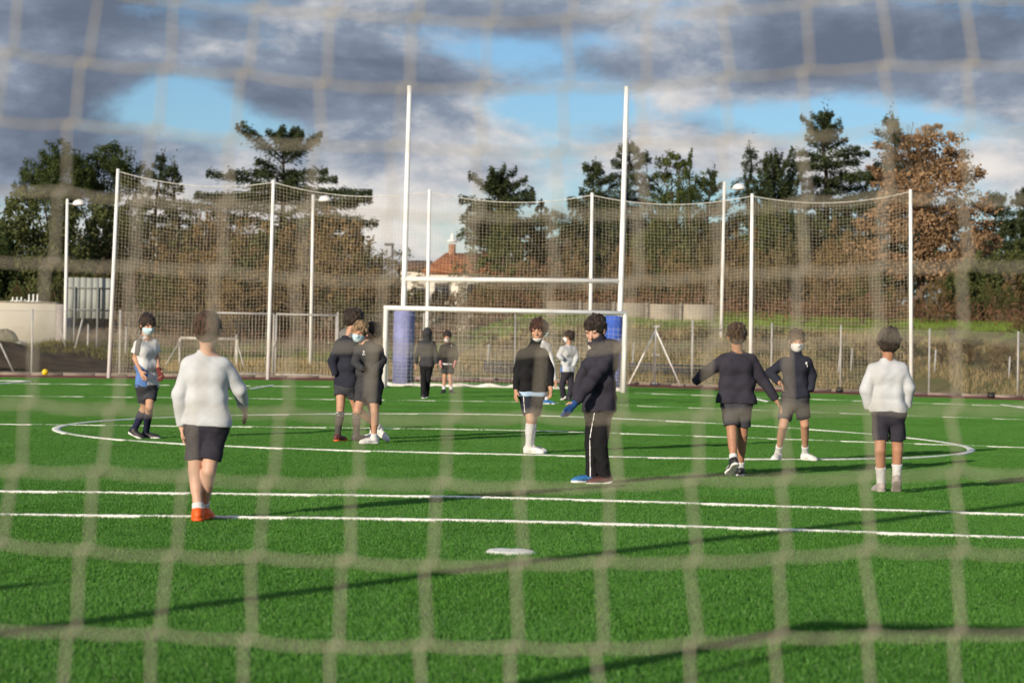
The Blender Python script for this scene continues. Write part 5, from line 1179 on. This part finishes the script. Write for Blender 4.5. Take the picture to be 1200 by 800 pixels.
    if gl:
        gm, which, rr = gl
        for ai in which:
            sh_, e, w, hd = arms[ai]; fa = nv(w-e); F = Fld(w-.22, w+.22, h); pn = side*(1 if ai == 0 else -1); lat = tf
            F.cone(w-fa*.04, w+fa*.02, .032*r, .030*r, k=.01, ca=True); F.cone(w+fa*.02, w+fa*.085*r, .030*rr, .036*rr, k=.02, sq=(pn, .7))
            for of in (-.030, -.010, .010, .030): F.cone(w+fa*.085*r+lat*of*rr, w+fa*.155*r*(1-abs(of)*2)+lat*of*1.2*rr+pn*.015, .0135*rr, .012*rr, k=.005)
            F.cone(w+fa*.03+lat*.03*rr, w+fa*.085+lat*.065*rr, .014*rr, .013*rr, k=.01); F.obj('glove', gm, o)
    return o
def reg_above(py, px0=None):
    return lambda J, e: (lambda X, Y, Z: J((px0 or 0, py))[2]-Z+0*X+0*Y)
white_sole, dark_sole = s_white, s_black
C1, C2, C3, C4, C5, C6, C7, C8 = (130, 355, 2.963), (375, 350, 4.444), (475, 370, 7.625), (585, 360, 4.324), (650, 360, 3.633), (800, 365, 3.9), (885, 375, 4.567), (990, 375, 3.81)
def bluepanels(J, e):
    a, b = J((100, 205)), J((128, 300))
    return lambda X, Y, Z: np.maximum(np.maximum(Z-(a[2]+(X-a[0])*-.9), (X-J((132, 250))[0])-(a[2]-Z)*.02), -1+0*Y)
def raglan(J, e):
    return lambda X, Y, Z: np.maximum(np.abs(X-J((103, 150))[0]-(Z-J((103, 130))[2])*.10)-.034, J((103, 182))[2]-Z)+0*Y
PEOPLE = [
 dict(crop=C1, d=25.6, h=.0085, seed=2, label='boy in blue face mask and white and blue football shirt walking at the left', yaw=48, head=(127, 72), hyaw=38, hpitch=-12, sh=[(97, 135), (146, 130)], hip=[(110, 283), (140, 283)],
   arml=((84, 192, -.05), (104, 238, -.16)), armr=((160, 195, .08), (168, 236, -.04)), legl=dict(k=(118, 362, .10), a=(82, 437, .16), toe=70, pitch=-22, ground=False, shoe=(s_black, s_white)), legr=dict(k=(134, 360, -.08), a=(122, 447), toe=75, shoe=(s_black, s_white)),
   hair=dict(m=h_dark, vol=.017, fringe=.028, amp=.006), mask=c_mask, top=dict(m=c_white, name='football_shirt', hem=291, sleeve=.62, inf=0.0160, panels=[('blue_panel', c_blue, bluepanels), ('grey_raglan', c_grey, raglan)]),
   bottom=dict(type='shorts', m=c_slate, len=.72), socks=dict(m=c_sock, top=.80), shoe=(s_black, s_white), gloves=(c_redb, (1,), .95)),
 dict(crop=C1, d=14.45, h=.0065, seed=3, label='boy in grey-white sweatshirt and orange boots walking away, nearest to us', yaw=180, head=(338, 90), hyaw=172, hpitch=-4, sh=[(268, 198), (398, 198)], hip=[(298, 425), (368, 425)], hs=1.06,
   arml=((240, 315, -.02), (248, 428, .03)), armr=((446, 300, .05), (462, 362, .16)), legl=dict(k=(293, 580, 0), a=(303, 704, -.06), toe=188, pitch=-6), legr=dict(k=(340, 582, -.04), a=(322, 706, .10), toe=176),
   face=False, hair=dict(m=h_brown, vol=.009, amp=.004, fr=150, nape=-.082, tufts=0), top=dict(m=c_ecru, name='sweatshirt', hem=424, inf=0.0216, fold=.0065, ffr=20), bottom=dict(type='shorts', m=c_dusk, len=.76, inf=0.014), socks=dict(m=c_white, top=.17), shoe=(s_orange, s_orange), skin=m_skinp),
 dict(crop=C2, d=25.75, h=.0085, seed=4, label='tall dark-haired boy in navy jacket with grey hood and striped grey socks, seen from behind', yaw=150, head=(182, 106), hyaw=112, hpitch=-6, sh=[(96, 222), (178, 218)], hip=[(105, 452), (165, 452)], hs=1.04,
   arml=((64, 325, -.05), (80, 402, -.06), 'hidden'), armr=((215, 300, .06), (235, 350, .10), 'hidden'), legl=dict(k=(107, 560, -.02), a=(92, 706, -.05), toe=150, shoe=(s_dred, s_orange)), legr=dict(k=(190, 572, .08), a=(190, 700, .10), toe=115, shoe=(s_dk, s_black)),
   hair=dict(m=h_dark, vol=.019, amp=.010, fr=90, fringe=.035, top=.018), top=dict(m=c_navy, hem=458, inf=0.0208, hoodback=c_grey, hoodat=(128, 186)), bottom=dict(type='shorts', m=c_slate, len=.48), socks=dict(m=c_sockg, top=.82, bands=[(c_maskw, .74, .78), (c_maskw, .66, .70)]), shoe=(s_dred, s_black), face=False),
 dict(crop=C2, d=25.25, h=.0085, seed=5, label='curly blond boy in blue mask and dark jacket leaning on the tall boy', yaw=-18, head=(207, 168), hyaw=-6, hpitch=-8, hroll=-10, sh=[(196, 248), (300, 246)], hip=[(222, 478), (278, 478)],
   arml=((188, 335, -.10), (228, 372, -.18), 'hidden'), armr=((324, 318, .02), (282, 392, -.13), 'hidden'), legl=dict(k=(197, 582, -.10), a=(312, 672, .22), toe=60, pitch=-30, ground=False), legr=dict(k=(285, 585, -.06), a=(282, 708, -.02), toe=-62),
   hair=dict(m=h_blond, vol=.016, amp=.010, fr=100, fringe=.03), mask=c_mask, top=dict(m=c_char, hem=486, inf=0.0208, logo=(232, 285)), bottom=dict(type='shorts', m=c_char, len=.62, inf=0.0208), socks=dict(m=c_white, top=.14), shoe=(s_white, s_white, s_greysh)),
 dict(crop=C2, d=26.15, h=.011, seed=6, label='dark-haired boy almost hidden behind the curly blond boy', yaw=-40, head=(267, 170), hyaw=-60, sh=[(232, 250), (312, 250)], hip=[(250, 470), (290, 470)], arml=((228, 340), (225, 420), 'hidden'), armr=((312, 340), (290, 420), 'hidden'),
   legl=dict(k=(272, 585), a=(276, 704, .2), toe=-40), legr=dict(k=(288, 585), a=(288, 704, .25), toe=-30), hair=dict(m=h_dark, vol=.015, amp=.008), top=dict(m=c_black, hem=470, inf=0.0180), bottom=dict(type='shorts', m=c_black, len=.7), socks=dict(m=c_white, top=.15), shoe=(s_white, s_white), face=False),
 dict(crop=C3, d=44.8, h=.012, seed=7, label='boy with dark hood up and black trousers walking towards the far goal', yaw=176, head=(198, 155), hyaw=178, sh=[(140, 232), (252, 232)], hip=[(165, 440), (218, 440)], arml=((104, 340, .02), (94, 436, -.04)), armr=((274, 345), (282, 432, -.03)),
   legl=dict(k=(162, 580), a=(162, 712), toe=182), legr=dict(k=(200, 575, .04), a=(186, 706, .18), toe=178), hair=dict(m=None), hood=c_char, face=False, top=dict(m=c_char, hem=452, inf=0.0208, name='hooded_jacket'), bottom=dict(type='trousers', m=c_black, inf=0.0120), socks=None, shoe=(s_black, s_white)),
 dict(crop=C3, d=49.4, h=.012, seed=8, label='goalkeeper in black sweatshirt and pink gloves standing in the far goal', yaw=0, head=(374, 180), hyaw=0, hpitch=-6, sh=[(330, 262), (436, 262)], hip=[(356, 432), (404, 432)], arml=((310, 345, .0), (315, 405, -.05)), armr=((458, 345), (448, 405, -.05)), gloves=(c_pink, (0, 1), 1.25),
   legl=dict(k=(350, 545), a=(344, 662), toe=-15), legr=dict(k=(402, 545), a=(410, 662), toe=18), hair=dict(m=h_dark, vol=.02, fringe=.022), mask=c_maskw, mask_range=(-.125, -.045), top=dict(m=c_black, hem=424, inf=0.0192, name='sweatshirt', logo=(414, 275), undershirt=(c_white, 437)), bottom=dict(type='shorts', m=c_char, len=.75), socks=dict(m=c_white, top=.22), shoe=(s_black, s_black)),
 dict(crop=C4, d=45.2, h=.0115, seed=9, label='boy in pale sweatshirt and dark trousers with back turned beneath the far goal', yaw=-140, head=(352, 146), hyaw=-105, sh=[(318, 205), (384, 202)], hip=[(326, 332), (366, 332)], arml=((304, 245, -.08), (318, 262, -.26), 'hidden'), armr=((390, 255, .04), (376, 300, -.05), 'hidden'),
   legl=dict(k=(318, 398), a=(328, 452, .1), toe=-150, pitch=-25, ground=False, shoe=(s_white, s_white)), legr=dict(k=(366, 400), a=(352, 460), toe=-160), hair=dict(m=h_dark, vol=.016, amp=.008), mask=c_maskw, top=dict(m=c_ecru, name='sweatshirt', hem=326, inf=0.0240, panels=[('blue_hem', c_blue, lambda J, e: (lambda X, Y, Z: np.maximum(Z-J((310, 293))[2], X-J((322, 300))[0])+0*Y))]), bottom=dict(type='trousers', m=c_dusk, inf=0.0140), socks=None, shoe=(s_black, s_black)),
 dict(crop=C4, d=42.5, h=.012, seed=10, label='boy in white top and blue shoes mostly hidden behind the boy with long white socks', yaw=30, head=(226, 118), hyaw=40, sh=[(192, 180), (250, 180)], hip=[(205, 330), (245, 330)], arml=((188, 260), (200, 330), 'hidden'), armr=((268, 285, -.02), (284, 372, -.06)),
   legl=dict(k=(222, 410), a=(222, 478), toe=50), legr=dict(k=(238, 405), a=(240, 478), toe=70), hair=dict(m=h_dark), mask=c_mask, top=dict(m=c_white, name='football_shirt', hem=325, inf=0.0160), bottom=dict(type='shorts', m=c_navy, len=.8), socks=dict(m=c_white, top=.2), shoe=(s_bluesh, s_white)),
 dict(crop=C4, d=23.7, h=.008, seed=11, label='boy in black quarter-zip top and long white socks standing before the far goal', yaw=22, head=(199, 112), hyaw=-14, hpitch=-10, sh=[(112, 222), (228, 218)], hip=[(138, 440), (192, 440)],
   arml=((95, 320, -.02), (86, 422, -.10)), armr=((256, 310, .02), (260, 405, -.02)), legl=dict(k=(160, 568, -.10), a=(150, 700, -.05), toe=72), legr=dict(k=(170, 568, .12), a=(160, 702, .14), toe=75), hair=dict(m=h_red, vol=.020, fringe=.030, nape=-.098, amp=.007), mask=c_maskw, mask_range=(-.15, -.072),
   top=dict(m=c_black, name='quarter_zip', wide=.022, hem=426, inf=0.0176, collar=1.5, undershirt=(c_lblue, 450)), bottom=dict(type='shorts', m=c_navy, len=.78, inf=0.0208, stripe=(c_maskw, 0, [(122, 440), (130, 530)])), socks=dict(m=c_white, top=.86), shoe=(s_white, s_white, s_greysh)),
 dict(crop=C5, d=18.95, h=.007, seed=12, nobrow=True, eyeh=.0034, label='boy in quilted navy hooded coat and striped trousers turned to the left', yaw=-52, head=(172, 92), hyaw=-28, hpitch=-24, sh=[(168, 190), (240, 182)], hip=[(165, 440), (212, 440)], hs=1.05,
   arml=((118, 300, .16), (92, 392, .10), 'hidden'), armr=((156, 318, -.20), (88, 405, -.26)), legl=dict(k=(158, 590, .06), a=(158, 724, .04), toe=-78, shoe=(s_bluesh, s_white, s_black)), legr=dict(k=(194, 588, -.04), a=(218, 706, .0), toe=-70, pitch=-4, shoe=(s_dred, s_white, s_black)), gloves=(c_glove, (1,), .9),
   hair=dict(m=h_dark, vol=.012, fringe=.030, tl=.7, amp=.005, fr=140, nape=-.094), top=dict(m=c_dusk, name='padded_coat', hem=443, inf=0.0320, fold=.010, ffr=40, highcollar=1, hoodback=c_dusk, hoodat=(228, 170)), bottom=dict(type='trousers', m=c_black, inf=0.0100, stripe=(c_maskw, 0, [(168, 446), (150, 560), (152, 732)])), socks=None, shoe=(s_bluesh, s_white), skin=m_skinp),
 dict(crop=C6, d=20.5, h=.0072, seed=13, label='boy in navy jacket with arms spread out and shaded bare legs walking away', yaw=180, head=(248, 108), hyaw=180, hpitch=-4, sh=[(178, 206), (318, 206)], hip=[(216, 424), (278, 424)], hs=1.03,
   arml=((112, 275, .04), (50, 328, .06), 'hidden'), armr=((372, 320, .02), (428, 405, .0)), legl=dict(k=(226, 560, -.05), a=(232, 676, -.16), toe=196, pitch=-30, ground=False, shoe=(s_black, s_white, s_white)), legr=dict(k=(274, 560, .06), a=(264, 690, .18), toe=176, shoe=(s_black, s_white)), face=False,
   hair=dict(m=h_mid, vol=.011, amp=.007, fr=110, top=.006), top=dict(m=c_dusk, hem=418, inf=0.0216, wide=.028), bottom=dict(type='shorts', m=c_slate, len=.72, inf=0.0192), socks=dict(m=c_white, top=.20), shoe=(s_black, s_white), skin=m_skin2),
 dict(crop=C7, d=23.8, h=.008, seed=14, label='brown-haired boy in white mask and black jacket facing us, hand on hip', yaw=-6, head=(223, 106), hyaw=6, hpitch=-6, sh=[(150, 208), (284, 206)], hip=[(180, 432), (248, 432)], arml=((78, 282, .06), (132, 336, -.10)), armr=((304, 295, .02), (296, 382, -.04), 'hidden'),
   legl=dict(k=(150, 565, -.06), a=(124, 694), toe=-22), legr=dict(k=(266, 558), a=(268, 702), toe=35), hair=dict(m=h_mid, vol=.014, fringe=.030, amp=.005), mask=c_maskw, top=dict(m=c_navy, hem=414, inf=0.0192, collar=1.4, logo=(268, 240)), bottom=dict(type='shorts', m=c_char, len=.76, inf=0.0208), socks=dict(m=c_white, top=.27), shoe=(s_white, s_white, s_greysh)),
 dict(crop=C8, d=19.0, h=.007, seed=15, label='dark-haired boy in pale sweatshirt walking away at the right, hands in pockets', yaw=180, head=(196, 98), hyaw=180, hpitch=-3, sh=[(122, 202), (258, 202)], hip=[(160, 418), (232, 418)], hs=1.03,
   arml=((97, 312, -.02), (108, 392, .03), 'hidden'), armr=((284, 304, -.02), (278, 390, .03), 'hidden'), legl=dict(k=(158, 580, -.03), a=(162, 728), toe=186), legr=dict(k=(236, 578, .02), a=(232, 704, .06), toe=172, pitch=-42, ground=False), face=False, hair=dict(m=h_dark, vol=.020, amp=.008, fr=120, nape=-.094),
   top=dict(m=c_ecru, name='sweatshirt', hem=408, inf=0.0224, fold=.006, ffr=21), bottom=dict(type='shorts', m=c_dusk, len=.74, inf=0.014), socks=dict(m=c_white, top=.50), shoe=(s_greysh, s_greysh), skin=m_skin2),
]
for sp_ in PEOPLE: boy(sp_)
